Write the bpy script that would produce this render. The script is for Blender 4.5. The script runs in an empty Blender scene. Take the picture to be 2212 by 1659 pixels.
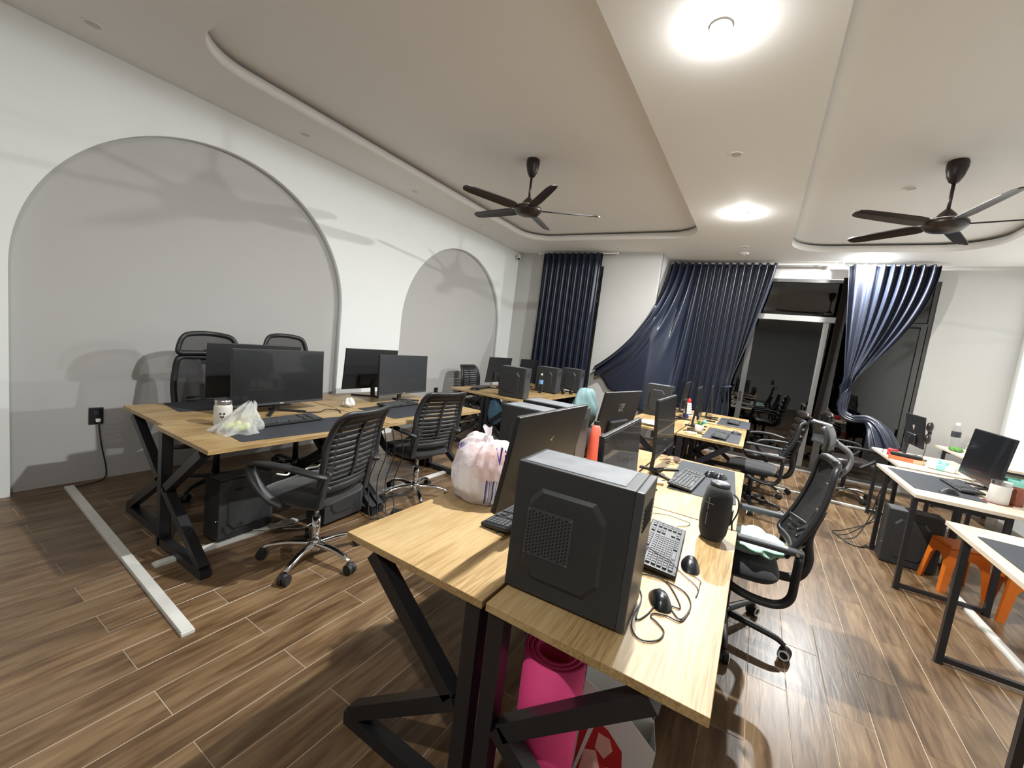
import bpy, bmesh, math, random
from mathutils import Vector, Matrix
from math import sin, cos, pi, radians, sqrt, atan2
random.seed(7)
SC = bpy.context.scene
COL = SC.collection
# ------------------------------------------------------------------ camera
W, H, FPX, CH = 2212.0, 1659.0, 892.126, 1.51
YAW, PIT, ROL = -0.53273541, -0.10493031, 0.11900162
fw = Vector((sin(YAW)*cos(PIT), cos(YAW)*cos(PIT), sin(PIT)))
r0 = Vector((cos(YAW), -sin(YAW), 0)); u0 = r0.cross(fw)
rt = r0*cos(ROL)+u0*sin(ROL); up = -r0*sin(ROL)+u0*cos(ROL)
cd = bpy.data.cameras.new('camera'); cam = bpy.data.objects.new('camera', cd); COL.objects.link(cam)
cd.sensor_fit = 'HORIZONTAL'; cd.sensor_width = 36; cd.lens = FPX/W*36; cd.clip_start = .02; cd.clip_end = 100
cam.matrix_world = Matrix(((rt.x, up.x, -fw.x, 0), (rt.y, up.y, -fw.y, 0), (rt.z, up.z, -fw.z, CH), (0, 0, 0, 1)))
SC.camera = cam
# ------------------------------------------------------------------ world (night outside) and exposure
wd = bpy.data.worlds.new('night'); SC.world = wd; wd.use_nodes = True
wd.node_tree.nodes['Background'].inputs[0].default_value = (.012, .014, .018, 1)
wd.node_tree.nodes['Background'].inputs[1].default_value = 1
SC.view_settings.view_transform = 'Standard'; SC.view_settings.look = 'None'
SC.view_settings.gamma = 1; SC.view_settings.exposure = 0.0
SC.view_settings.use_curve_mapping = False
LAMP_W, LAMP_SIDE = 140.0, 80.0          # power of one lit downlight: downwards, sideways
ZC, ZT = 3.213, 3.33   # lower ceiling, tray ceiling
XL, XR, YB, YN = -4.36, 2.81, 7.95, -5.0   # left wall, right wall, back wall, wall behind the camera

# ------------------------------------------------------------------ materials
M = {}
def nmat(name):
    m = bpy.data.materials.new(name); m.use_nodes = True
    nt = m.node_tree; b = nt.nodes['Principled BSDF']; M[name] = m
    return m, nt, b
def mat(name, col, rough=.5, metal=0, noise=0, scale=40, bump=0, spec=.5, emit=0, coat=0, sheen=0, alpha=1, trans=0, bscale=None):
    m, nt, b = nmat(name)
    b.inputs['Base Color'].default_value = (*col, 1); b.inputs['Roughness'].default_value = rough
    b.inputs['Metallic'].default_value = metal; b.inputs['Specular IOR Level'].default_value = spec
    b.inputs['Coat Weight'].default_value = coat; b.inputs['Sheen Weight'].default_value = sheen
    b.inputs['Alpha'].default_value = alpha; b.inputs['Transmission Weight'].default_value = trans
    if emit:
        b.inputs['Emission Color'].default_value = (*col, 1); b.inputs['Emission Strength'].default_value = emit
    if noise or bump:
        tc = nt.nodes.new('ShaderNodeTexCoord'); n = nt.nodes.new('ShaderNodeTexNoise')
        n.inputs['Scale'].default_value = scale; n.inputs['Detail'].default_value = 5
        nt.links.new(tc.outputs['Object'], n.inputs['Vector'])
        if noise:
            r = nt.nodes.new('ShaderNodeMix'); r.data_type = 'RGBA'
            r.inputs['A'].default_value = (*[c*(1-noise) for c in col], 1); r.inputs['B'].default_value = (*[min(1, c*(1+noise)) for c in col], 1)
            nt.links.new(n.outputs['Fac'], r.inputs['Factor']); nt.links.new(r.outputs['Result'], b.inputs['Base Color'])
        if bump:
            n2 = n
            if bscale:
                n2 = nt.nodes.new('ShaderNodeTexNoise'); n2.inputs['Scale'].default_value = bscale; nt.links.new(tc.outputs['Object'], n2.inputs['Vector'])
            bp = nt.nodes.new('ShaderNodeBump'); bp.inputs['Strength'].default_value = bump; bp.inputs['Distance'].default_value = .01
            nt.links.new(n2.outputs['Fac'], bp.inputs['Height']); nt.links.new(bp.outputs['Normal'], b.inputs['Normal'])
    return m
def ramp(nt, stops):
    r = nt.nodes.new('ShaderNodeValToRGB'); e = r.color_ramp.elements
    while len(e) < len(stops): e.new(.5)
    for i, (p, c) in enumerate(stops): e[i].position = p; e[i].color = (*c, 1)
    return r
def woodmat(name, cols, rough, axis='Y', stretch=9, scale=5, rings=1.0, bump=.06, per_object=False):
    """streaky grain along an axis; every object gets its own cut of the board"""
    m, nt, b = nmat(name); L = nt.links.new
    tc = nt.nodes.new('ShaderNodeTexCoord'); oi = nt.nodes.new('ShaderNodeObjectInfo'); at = nt.nodes.new('ShaderNodeAttribute'); at.attribute_name = 'rnd'
    ad = nt.nodes.new('ShaderNodeMath'); ad.operation = 'ADD'; L(oi.outputs['Random'], ad.inputs[0]); L(at.outputs['Fac'], ad.inputs[1])
    fr = nt.nodes.new('ShaderNodeMath'); fr.operation = 'FRACT'; L(ad.outputs[0], fr.inputs[0])
    mu = nt.nodes.new('ShaderNodeMath'); mu.operation = 'MULTIPLY'; mu.inputs[1].default_value = 37; L(fr.outputs[0], mu.inputs[0])
    cx = nt.nodes.new('ShaderNodeCombineXYZ'); L(mu.outputs[0], cx.inputs[0]); L(mu.outputs[0], cx.inputs[1]); L(mu.outputs[0], cx.inputs[2])
    mp = nt.nodes.new('ShaderNodeMapping'); s = [stretch, stretch, stretch]; s['XYZ'.index(axis)] = 1
    mp.inputs['Scale'].default_value = s; L(tc.outputs['Object'], mp.inputs['Vector'])
    va = nt.nodes.new('ShaderNodeVectorMath'); va.operation = 'ADD'; L(mp.outputs[0], va.inputs[0]); L(cx.outputs[0], va.inputs[1])
    n1 = nt.nodes.new('ShaderNodeTexNoise'); n1.inputs['Scale'].default_value = scale; n1.inputs['Detail'].default_value = 7; n1.inputs['Distortion'].default_value = .6
    L(va.outputs[0], n1.inputs['Vector'])
    mp2 = nt.nodes.new('ShaderNodeMapping'); s2 = [2.6*rings]*3; s2['XYZ'.index(axis)] = .5*rings; mp2.inputs['Scale'].default_value = s2
    L(tc.outputs['Object'], mp2.inputs['Vector']); va2 = nt.nodes.new('ShaderNodeVectorMath'); va2.operation = 'ADD'
    L(mp2.outputs[0], va2.inputs[0]); L(cx.outputs[0], va2.inputs[1])
    n2 = nt.nodes.new('ShaderNodeTexNoise'); n2.inputs['Scale'].default_value = 1.6; n2.inputs['Detail'].default_value = 2; L(va2.outputs[0], n2.inputs['Vector'])
    m3 = nt.nodes.new('ShaderNodeMath'); m3.operation = 'MULTIPLY'; m3.inputs[1].default_value = 22; L(n2.outputs['Fac'], m3.inputs[0])
    sn = nt.nodes.new('ShaderNodeMath'); sn.operation = 'SINE'; L(m3.outputs[0], sn.inputs[0])
    mr = nt.nodes.new('ShaderNodeMapRange'); mr.inputs['From Min'].default_value = -1; mr.inputs['To Min'].default_value = -.11; mr.inputs['To Max'].default_value = .11
    L(sn.outputs[0], mr.inputs['Value'])
    a2 = nt.nodes.new('ShaderNodeMath'); a2.operation = 'ADD'; L(n1.outputs['Fac'], a2.inputs[0]); L(mr.outputs[0], a2.inputs[1])
    rp = ramp(nt, [(.25, cols[0]), (.5, cols[1]), (.75, cols[2])]); L(a2.outputs[0], rp.inputs[0])
    out = rp.outputs[0]
    if per_object:
        hs = nt.nodes.new('ShaderNodeHueSaturation'); mv = nt.nodes.new('ShaderNodeMapRange'); mv.inputs['To Min'].default_value = .86; mv.inputs['To Max'].default_value = 1.13
        L(fr.outputs[0], mv.inputs['Value']); L(mv.outputs[0], hs.inputs['Value']); L(out, hs.inputs['Color']); out = hs.outputs[0]
    L(out, b.inputs['Base Color']); b.inputs['Roughness'].default_value = rough
    bp = nt.nodes.new('ShaderNodeBump'); bp.inputs['Strength'].default_value = bump; bp.inputs['Distance'].default_value = .006
    L(a2.outputs[0], bp.inputs['Height']); L(bp.outputs['Normal'], b.inputs['Normal'])
    return m
mat('wall_white', (.81, .83, .82), .75, noise=.02, scale=3)
mat('wall_grey', (.50, .49, .475), .8, noise=.03, scale=2)
mat('niche_grey', (.46, .45, .44), .8, noise=.03, scale=2)
mat('ceiling_paint', (.86, .85, .83), .8, noise=.015, scale=2)
mat('grout', (.44, .36, .27), .8, noise=.1)
woodmat('plank_wood', [(.082, .045, .021), (.150, .090, .045), (.215, .140, .075)], .33, 'Y', 9, 4.5, 1.3, .12, True)
woodmat('desk_oak', [(.25, .152, .056), (.39, .262, .118), (.45, .325, .168)], .42, 'Y', 22, 6, .9, .04)
woodmat('desk_oak_cross', [(.25, .152, .056), (.39, .262, .118), (.45, .325, .168)], .42, 'X', 22, 6, .9, .04)
woodmat('desk_maple', [(.58, .47, .345), (.65, .55, .42), (.70, .60, .48)], .45, 'Y', 10, 4, .6, .02)
mat('black_metal', (.012, .012, .014), .38, noise=.3, scale=12)
mat('black_plastic', (.012, .012, .0135), .45, noise=.2, scale=60)
mat('grey_plastic', (.16, .16, .175), .4)
mat('case_black', (.024, .025, .026), .5, noise=.25, scale=5, bump=.03, bscale=600)
mat('case_dust', (.13, .135, .145), .6, noise=.5, scale=14)
mat('case_bezel', (.045, .047, .052), .35)
mat('hole', (.002, .002, .002), .9)
mat('screen', (.004, .005, .007), .32, coat=.25)
mat('screen_grey', (.02, .022, .026), .4, coat=.2)
mat('logo_silver', (.55, .53, .5), .35, metal=.3)
mat('chrome', (.75, .74, .72), .12, metal=1)
mat('chair_plastic', (.019, .0195, .022), .45, noise=.3, scale=15)
mat('black_fabric', (.010, .010, .012), .9, noise=.3, scale=200, bump=.25, sheen=.2)
mat('black_leather', (.020, .014, .012), .32, noise=.3, scale=30, bump=.2)
mat('rubber', (.012, .012, .012), .6)
mat('white_plastic', (.78, .77, .74), .4)
mat('navy_curtain', (.008, .012, .028), .36, noise=.2, scale=6, bump=.02, sheen=.05, spec=.6)
mat('brown_lining', (.007, .0045, .0035), .9, spec=.1)
mat('window_frame', (.06, .058, .055), .4)
mat('alu_frame', (.20, .195, .185), .4, metal=.3)
mat('mousepad', (.026, .030, .038), .75, noise=.35, scale=8)
mat('key_black', (.065, .067, .073), .5)
mat('pink_foam', (.80, .055, .22), .7, noise=.06, scale=30, bump=.2, bscale=300)
mat('purple_foam', (.07, .018, .10), .7, bump=.2, bscale=300, noise=.05)
mat('paper_white', (.75, .75, .73), .6, noise=.04, scale=8)
mat('red_print', (.50, .015, .02), .6)
mat('skin_print', (.72, .36, .30), .6, noise=.2, scale=20)
mat('fruit_pink', (.80, .45, .38), .6, noise=.2, scale=30)
mat('blue_print', (.02, .03, .22), .6)
mat('fan_dark', (.022, .013, .010), .36, noise=.3, scale=10)
mat('raceway', (.62, .61, .57), .5, noise=.18, scale=9)
mat('white_fixture', (.82, .81, .78), .4)
mat('lens_off', (.60, .57, .52), .5)
mat('lens_on', (1.0, .96, .90), .5, emit=60)
mat('orange_plastic', (.55, .13, .010), .4)  # orange darkened: the shade under the desk is put into the colour
mat('sage_cloth', (.33, .52, .42), .85, bump=.3, noise=.1, scale=25)
mat('teal_cloth', (.10, .175, .18), .7, bump=.3, noise=.15, scale=20)
mat('pale_cloth', (.62, .70, .70), .8, bump=.2)
mat('coral', (.85, .14, .09), .5)
mat('magenta', (.45, .02, .16), .6)
mat('mint', (.30, .72, .60), .6, noise=.1)
mat('green_leaf', (.07, .20, .035), .6, noise=.4, scale=30)
mat('gold', (.75, .50, .10), .3, metal=.6, noise=.3, scale=30)
mat('copper_box', (.62, .17, .07), .6)
mat('cardboard', (.60, .42, .25), .8)
mat('cable_black', (.012, .012, .012), .5)
mat('cable_white', (.70, .68, .60), .5)
mat('blue_jeans', (.035, .085, .13), .9, noise=.3, scale=30, bump=.2)
mat('lime', (.62, .66, .25), .6, noise=.2)
mat('steel', (.55, .55, .55), .25, metal=1)
mat('bottle_label', (.15, .30, .55), .5)
mat('night_concrete', (.05, .05, .045), .9)
mat('sky_blue', (.15, .55, .65), .6)
mat('cup_brown', (.20, .055, .03), .3)
def glassmat(name, col, rough=0.0, ior=1.45):
    m, nt, b = nmat(name)
    b.inputs['Base Color'].default_value = (*col, 1); b.inputs['Roughness'].default_value = rough
    b.inputs['Transmission Weight'].default_value = 1; b.inputs['IOR'].default_value = ior
glassmat('clear_plastic', (.95, .97, .97), .08, 1.2); glassmat('teal_glass', (.2, .75, .65), .1)
def panemat(name):
    m, nt, b = nmat(name); L = nt.links.new
    tr = nt.nodes.new('ShaderNodeBsdfTransparent'); tr.inputs[0].default_value = (.12, .125, .115, 1); gl = nt.nodes.new('ShaderNodeBsdfGlossy'); gl.inputs['Roughness'].default_value = .015
    fr = nt.nodes.new('ShaderNodeFresnel'); fr.inputs['IOR'].default_value = 1.95; mx = nt.nodes.new('ShaderNodeMixShader')
    L(fr.outputs[0], mx.inputs[0]); L(tr.outputs[0], mx.inputs[1]); L(gl.outputs[0], mx.inputs[2]); L(mx.outputs[0], nt.nodes['Material Output'].inputs['Surface'])
panemat('window_glass')
def filmmat(name, col, keep, rough=.3, bump=.5, sc=14):
    """thin plastic film: part lets light straight through, part scatters it"""
    m, nt, b = nmat(name); L = nt.links.new
    b.inputs['Base Color'].default_value = (*col, 1); b.inputs['Roughness'].default_value = rough
    b.inputs['Subsurface Weight'].default_value = 0
    tc = nt.nodes.new('ShaderNodeTexCoord'); n = nt.nodes.new('ShaderNodeTexNoise'); n.inputs['Scale'].default_value = sc; n.inputs['Detail'].default_value = 6
    L(tc.outputs['Object'], n.inputs['Vector'])
    bp = nt.nodes.new('ShaderNodeBump'); bp.inputs['Strength'].default_value = bump; bp.inputs['Distance'].default_value = .02
    L(n.outputs['Fac'], bp.inputs['Height']); L(bp.outputs['Normal'], b.inputs['Normal'])
    tr = nt.nodes.new('ShaderNodeBsdfTransparent'); tl = nt.nodes.new('ShaderNodeBsdfTranslucent'); tl.inputs[0].default_value = (*col, 1)
    mx = nt.nodes.new('ShaderNodeMixShader'); mx.inputs[0].default_value = .35; L(b.outputs[0], mx.inputs[1]); L(tl.outputs[0], mx.inputs[2])
    m2 = nt.nodes.new('ShaderNodeMixShader'); m2.inputs[0].default_value = keep; L(tr.outputs[0], m2.inputs[1]); L(mx.outputs[0], m2.inputs[2])
    L(m2.outputs[0], nt.nodes['Material Output'].inputs['Surface'])
filmmat('bag_film', (.86, .82, .85), .66, .3, .7, 11); filmmat('clear_film', (.9, .92, .9), .45, .2, .9, 30); filmmat('frosted_white', (.85, .83, .78), .93, .35, .1, 20)
filmmat('mesh_cloth', (.012, .012, .013), .965, .8, .2, 200); filmmat('mesh_grey', (.05, .05, .055), .8, .8, .2, 200)
# ------------------------------------------------------------------ mesh helpers
class MB:
    def __init__(s): s.v = []; s.f = []
    def add(s, vs, fs):
        o = len(s.v); s.v += [Vector(p) for p in vs]; s.f += [tuple(i+o for i in f) for f in fs]; return s
    def box(s, c, d, R=None):
        hx, hy, hz = d[0]/2, d[1]/2, d[2]/2; c = Vector(c)
        P = [Vector((x, y, z)) for x in (-hx, hx) for y in (-hy, hy) for z in (-hz, hz)]
        if R is not None: P = [R @ p for p in P]
        return s.add([p+c for p in P], [(0, 1, 3, 2), (4, 6, 7, 5), (0, 4, 5, 1), (2, 3, 7, 6), (0, 2, 6, 4), (1, 5, 7, 3)])
    def bar(s, p0, p1, w, h, upv=(0, 0, 1)):
        """rectangular bar from p0 to p1, w across, h along upv"""
        p0, p1 = Vector(p0), Vector(p1); d = (p1-p0); L = d.length; d.normalize(); u = Vector(upv)
        if abs(d.dot(u)) > .98: u = Vector((1, 0, 0))
        sd = d.cross(u).normalized(); u = sd.cross(d)
        R = Matrix((d, sd, u)).transposed(); return s.box((p0+p1)/2, (L, w, h), R)
    def cyl(s, p0, p1, r0, r1=None, n=16, cap=True):
        return s.tube([p0, p1], [r0, r0 if r1 is None else r1], n, cap)
    def tube(s, path, r, n=8, cap=True, flat=None):
        path = [Vector(p) for p in path]; k = len(path); rr = r if isinstance(r, (list, tuple)) else [r]*k
        o = len(s.v); prev = None; vs = []
        for i, p in enumerate(path):
            d = (path[min(i+1, k-1)]-path[max(i-1, 0)]).normalized()
            if prev is None:
                a = Vector((0, 0, 1)) if abs(d.z) < .9 else Vector((1, 0, 0)); a = (a-d*a.dot(d)).normalized()
            else: a = (prev-d*prev.dot(d)).normalized()
            prev = a; b = d.cross(a); fx, fy = flat or (1, 1)
            vs += [p+(a*cos(2*pi*j/n)*fx+b*sin(2*pi*j/n)*fy)*rr[i] for j in range(n)]
        fs = [(i*n+j, i*n+(j+1) % n, (i+1)*n+(j+1) % n, (i+1)*n+j) for i in range(k-1) for j in range(n)]
        if cap: fs += [tuple(range(n))[::-1], tuple((k-1)*n+j for j in range(n))]
        return s.add(vs, fs)
    def lathe(s, prof, n=24, c=(0, 0, 0), R=None):
        c = Vector(c); vs = []
        for r, z in prof:
            for j in range(n):
                p = Vector((r*cos(2*pi*j/n), r*sin(2*pi*j/n), z)); vs.append(c+(R @ p if R is not None else p))
        k = len(prof); fs = [(i*n+j, i*n+(j+1) % n, (i+1)*n+(j+1) % n, (i+1)*n+j) for i in range(k-1) for j in range(n)]
        fs += [tuple(range(n))[::-1], tuple((k-1)*n+j for j in range(n))]
        return s.add(vs, fs)
    def grid(s, fn, nu, nv, closeu=False):
        vs = [fn(i/(nu if closeu else nu-1), j/(nv-1)) for i in range(nu) for j in range(nv)]
        m = nu if closeu else nu-1
        return s.add(vs, [(i*nv+j, ((i+1) % nu)*nv+j, ((i+1) % nu)*nv+j+1, i*nv+j+1) for i in range(m) for j in range(nv-1)])
    def prism(s, poly, a, z0, z1, flip=False):
        """polygon in the plane across axis a, pushed from z0 to z1 along it"""
        def P(p, z): return {'Z': (p[0], p[1], z), 'Y': (p[0], z, p[1]), 'X': (z, p[0], p[1])}[a]
        n = len(poly); vs = [P(p, z0) for p in poly]+[P(p, z1) for p in poly]
        return s.add(vs, [tuple(range(n))[::-1], tuple(range(n, 2*n))]+[(i, (i+1) % n, n+(i+1) % n, n+i) for i in range(n)])
    def sph(s, c, r, n=14, m=8, R=None):
        rx, ry, rz = r if isinstance(r, (tuple, list)) else (r, r, r); c = Vector(c)
        prof = [(sin(pi*i/m), -cos(pi*i/m)) for i in range(m+1)]
        vs = []
        for a, z in prof:
            for j in range(n):
                p = Vector((max(a, .01)*cos(2*pi*j/n)*rx, max(a, .01)*sin(2*pi*j/n)*ry, z*rz)); vs.append(c+(R @ p if R is not None else p))
        fs = [(i*n+j, i*n+(j+1) % n, (i+1)*n+(j+1) % n, (i+1)*n+j) for i in range(m) for j in range(n)]
        return s.add(vs, fs+[tuple(range(n))[::-1], tuple(m*n+j for j in range(n))])
    def mesh(s, name):
        me = bpy.data.meshes.new(name); me.from_pydata([tuple(p) for p in s.v], [], s.f)
        b = bmesh.new(); b.from_mesh(me); bmesh.ops.recalc_face_normals(b, faces=b.faces); b.to_mesh(me); b.free(); me.update(); return me
    def build(s, name, mt, parent=None, smooth=False, bevel=0, seg=2, sub=0, thick=0):
        me = s.mesh(name); me.materials.append(M[mt]); o = bpy.data.objects.new(name, me); COL.objects.link(o)
        if smooth: me.polygons.foreach_set('use_smooth', [True]*len(me.polygons))
        if thick: md = o.modifiers.new('solid', 'SOLIDIFY'); md.thickness = thick; md.offset = 0
        if bevel: md = o.modifiers.new('bevel', 'BEVEL'); md.width = bevel; md.segments = seg; md.limit_method = 'ANGLE'; md.angle_limit = radians(40)
        if sub: md = o.modifiers.new('sub', 'SUBSURF'); md.levels = md.render_levels = sub
        if parent is not None: o.parent = parent
        return o
def tag(o, label=None, cat=None, group=None, kind=None):
    if label: o['label'] = label
    if cat: o['category'] = cat
    if group: o['group'] = group
    if kind: o['kind'] = kind
    return o
def thing(name, label, cat, loc=(0, 0, 0), rz=0, group=None):
    o = bpy.data.objects.new(name, None); COL.objects.link(o); o.empty_display_size = .05
    o.location = loc; o.rotation_euler = (0, 0, rz); return tag(o, label, cat, group)
def dup(root, loc, rz, label, group=None):
    def cp(o, par):
        c = o.copy(); COL.objects.link(c); c.parent = par
        for k in list(o.children): cp(k, c)
        return c
    r = cp(root, None); r.location = loc; r.rotation_euler = (0, 0, rz); r['label'] = label
    if group: r['group'] = group
    return r
def struct(o, label=None): o['kind'] = 'structure'; (label and tag(o, label)); return o
def px(x, y, z=None, X=None, Y=None):
    """where the sight line of a photo pixel meets a plane"""
    d = rt*(x-W/2)-up*(y-H/2)+fw*FPX; o = Vector((0, 0, CH))
    t = (z-CH)/d.z if z is not None else X/d.x if X is not None else Y/d.y
    return o+d*t
def bez(ps, n):
    """smooth path through points (Catmull-Rom)"""
    ps = [Vector(p) for p in ps]; q = [ps[0]*2-ps[1]]+ps+[ps[-1]*2-ps[-2]]; out = []
    for i in range(1, len(q)-2):
        for k in range(n):
            t = k/n; a, b, c, d = q[i-1], q[i], q[i+1], q[i+2]
            out.append(.5*((2*b)+(c-a)*t+(2*a-5*b+4*c-d)*t*t+(3*b-a-3*c+d)*t**3))
    return out+[ps[-1]]
def sst(a, b, x): x = max(0, min(1, (x-a)/(b-a))); return x*x*(3-2*x)
def plate2d(name, outer, holes, thick, mt, xf, parent=None):
    """flat plate with holes; xf maps (a, b, depth) to the room"""
    cu = bpy.data.curves.new(name, 'CURVE'); cu.dimensions = '2D'; cu.fill_mode = 'BOTH'; cu.extrude = thick/2
    for poly in [outer]+holes:
        sp = cu.splines.new('POLY'); sp.points.add(len(poly)-1); sp.use_cyclic_u = True
        for i, (a, b) in enumerate(poly): sp.points[i].co = (a, b, 0, 1)
    t = bpy.data.objects.new('tmp', cu); COL.objects.link(t)
    me = bpy.data.meshes.new_from_object(t.evaluated_get(bpy.context.evaluated_depsgraph_get())); bpy.data.objects.remove(t)
    for v in me.vertices: v.co = Vector(xf(v.co.x, v.co.y, v.co.z))
    b = bmesh.new(); b.from_mesh(me); bmesh.ops.remove_doubles(b, verts=b.verts, dist=1e-5); bmesh.ops.recalc_face_normals(b, faces=b.faces); b.to_mesh(me); b.free()
    me.name = name; me.materials.clear(); me.materials.append(M[mt]); o = bpy.data.objects.new(name, me); COL.objects.link(o)
    if parent: o.parent = parent
    return o
def textmesh(s, size):
    cu = bpy.data.curves.new('txt', 'FONT'); cu.body = s; cu.size = size; cu.align_x = 'CENTER'; cu.align_y = 'CENTER'
    t = bpy.data.objects.new('tmp', cu); COL.objects.link(t)
    me = bpy.data.meshes.new_from_object(t.evaluated_get(bpy.context.evaluated_depsgraph_get())); bpy.data.objects.remove(t)
    return [v.co.copy() for v in me.vertices], [tuple(p.vertices) for p in me.polygons]
def rrect(x0, x1, y0, y1, r, n=10):
    out = []
    for cx, cy, a0 in ((x1-r, y1-r, 0), (x0+r, y1-r, pi/2), (x0+r, y0+r, pi), (x1-r, y0+r, 1.5*pi)):
        out += [(cx+r*cos(a0+pi/2*i/n), cy+r*sin(a0+pi/2*i/n)) for i in range(n+1)]
    return out
# ================================================================== SETTING
# floor: screed with light joints, wood-look planks laid on it in half bond
fl = struct(MB().box(((XL-.15+XR+.1)/2, (YN+YB+.1)/2, -.0265), (XR-XL+.25, YB-YN+.2, .05)).build('floor', 'grout'), 'brown wood-look plank floor with pale joints')
PW, PLN = .1655, .855
cells = []
i0 = int((XL-.1-.18)/PW)-1
for i in range(i0, int((XR-.18)/PW)+2):
    x = .18+PW*i
    y0 = (2.335 if i % 2 == 0 else 2.75)
    for j in range(-10, 9):
        a, b = y0+PLN*j, y0+PLN*(j+1)
        xa, xb = max(x, XL-.11), min(x+PW, XR+.02); a2, b2 = max(a, YN), min(b, YB+.02)
        if xb-xa > .02 and b2-a2 > .02: cells.append((xa, xb, a2, b2))
def inview(x, y):
    d = Vector((x, y, -CH)); z = d.dot(fw)
    if z < .2: return False
    return -80 < d.dot(rt)/z*FPX+W/2 < W+80 and -50 < -d.dot(up)/z*FPX+H/2 < H+150
cells.sort(key=lambda c: ((not inview((c[0]+c[1])/2, (c[2]+c[3])/2)), ((c[0]+c[1])/2)**2+((c[2]+c[3])/2)**2))
G = .0013
def plankmesh(w, l):
    m = MB().box((0, 0, 0), (w-2*G, l-2*G, .012)); me = m.mesh('plank'); b = bmesh.new(); b.from_mesh(me)
    bmesh.ops.bevel(b, geom=[e for e in b.edges if all(v.co.z > 0 for v in e.verts)], offset=.0012, segments=1, affect='EDGES'); b.to_mesh(me); b.free()
    me.materials.append(M['plank_wood']); return me
cache = {}
stuff = MB(); rnd = []
for k, (xa, xb, ya, yb) in enumerate(cells):
    if k < 300:
        key = (round(xb-xa, 3), round(yb-ya, 3))
        if key not in cache: cache[key] = plankmesh(*key)
        o = bpy.data.objects.new('plank', cache[key]); COL.objects.link(o); o.parent = fl
        o.location = ((xa+xb)/2, (ya+yb)/2, -.006+random.uniform(-.0004, .0003))
    else:
        n0 = len(stuff.f); stuff.box(((xa+xb)/2, (ya+yb)/2, -.006), (xb-xa-2*G, yb-ya-2*G, .012)); rnd += [random.random()]*(len(stuff.f)-n0)
st = stuff.build('far_planks', 'plank_wood', fl); st['kind'] = 'stuff'
at = st.data.attributes.new('rnd', 'FLOAT', 'FACE'); at.data.foreach_set('value', rnd[:len(st.data.polygons)])
# ceiling: lower slab with two round-cornered trays, upper ceiling above
TR1, TR2 = (-3.66, -.97, 1.31, 6.28), (.10, 2.10, 1.31, 7.15)
ce = struct(plate2d('ceiling', [(XL-.3, YN-.1), (XR+.1, YN-.1), (XR+.1, YB+.2), (XL-.3, YB+.2)], [rrect(*TR1, .42), rrect(*TR2, .48)], .085, 'ceiling_paint', lambda a, b, c: (a, b, ZC+.0425+c)), 'plaster ceiling with two sunken round-cornered trays')
MB().box(((XL+XR)/2, (YN+YB)/2, ZT+.03), (XR-XL+.5, YB-YN+.4, .06)).build('tray_ceiling', 'ceiling_paint', ce)
def arch(cy, r, zc): return [(cy-r, -.02)]+[(cy-r*cos(pi*i/48), zc+r*sin(pi*i/48)) for i in range(49)]+[(cy+r, -.02)]
# left wall with two arched niches
ARCHES = ((1.93, 1.28, 1.61), (5.42, 1.255, 1.60))
segs = []
wl = struct(plate2d('wall_left', [(YN-.1, -.02)]+[p for a in ARCHES for p in arch(*a)]+[(7.12, -.02), (7.12, ZC+.02), (YN-.1, ZC+.02)], [], .08, 'wall_white', lambda a, b, c: (XL-.04+c, a, b)), 'white left wall pierced by two arched niches')
for cy, r, zc in ARCHES:
    MB().box((XL-.10, cy, 1.48), (.038, 2*r+.2, 3.0)).build('niche_back', 'niche_grey', wl)
# back wall: a proud left bay with a curtained window, then the recessed glazed bay
W1 = (-3.66, -2.60, .12, 2.98); W2 = (-1.56, 1.94, .02, 3.0)
wb = struct(plate2d('wall_back', [(XL-.1, -.02), (-1.65, -.02), (-1.65, ZC+.02), (XL-.1, ZC+.02)], [[(W1[0], W1[2]), (W1[1], W1[2]), (W1[1], W1[3]), (W1[0], W1[3])]], .16, 'wall_grey', lambda a, b, c: (a, 7.16+c, b)), 'grey back wall bay behind the straight curtain')
MB().box((-1.70, 7.60, ZC/2), (.10, .75, ZC+.02)).build('return_face', 'wall_grey', wb)
wb2 = struct(plate2d('wall_recess', [(-1.75, -.02), (XR+.1, -.02), (XR+.1, ZC+.02), (-1.75, ZC+.02)], [[(W2[0], W2[2]), (W2[1], W2[2]), (W2[1], W2[3]), (W2[0], W2[3])]], .16, 'wall_grey', lambda a, b, c: (a, YB+.08+c, b)), 'grey recessed back wall around the glazed door')
struct(MB().box((XR+.05, (YN+YB)/2, ZC/2), (.1, YB-YN+.3, ZC+.04)).build('wall_right', 'wall_white'), 'white right wall')
struct(MB().box(((XL+XR)/2, YN-.05, ZC/2), (XR-XL+.3, .1, ZC+.04)).build('wall_near', 'wall_white'), 'white wall behind the viewer')
def window(name, label, x0, x1, z0, z1, y, vbars, hbars, fmat):
    w = thing(name, label, None, (0, y, 0)); w['kind'] = 'structure'; t = .05
    for a in (x0+t/2, x1-t/2): MB().box((a, 0, (z0+z1)/2), (t, .07, z1-z0)).build('window_frame', fmat, w)
    for b in (z0+t/2, z1-t/2): MB().box(((x0+x1)/2, 0, b), (x1-x0-2*t, .07, t)).build('window_frame', fmat, w)
    for (bx, ba, bb, bw, bm) in vbars: MB().box((bx, -.005, (ba+bb)/2), (bw, .06, bb-ba)).build('mullion', bm, w)
    for (hz, ha, hb, hw, bm) in hbars: MB().box(((ha+hb)/2, -.002, hz), (hb-ha, .065, hw)).build('transom', bm, w)
    return w
w1 = window('window_1', 'dark-framed window behind the straight left curtain', *W1, 7.16, [(-3.13, .17, 2.93, .05, 'window_frame')], [(2.38, W1[0]+.05, W1[1]-.05, .05, 'window_frame')], 'window_frame')
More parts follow.
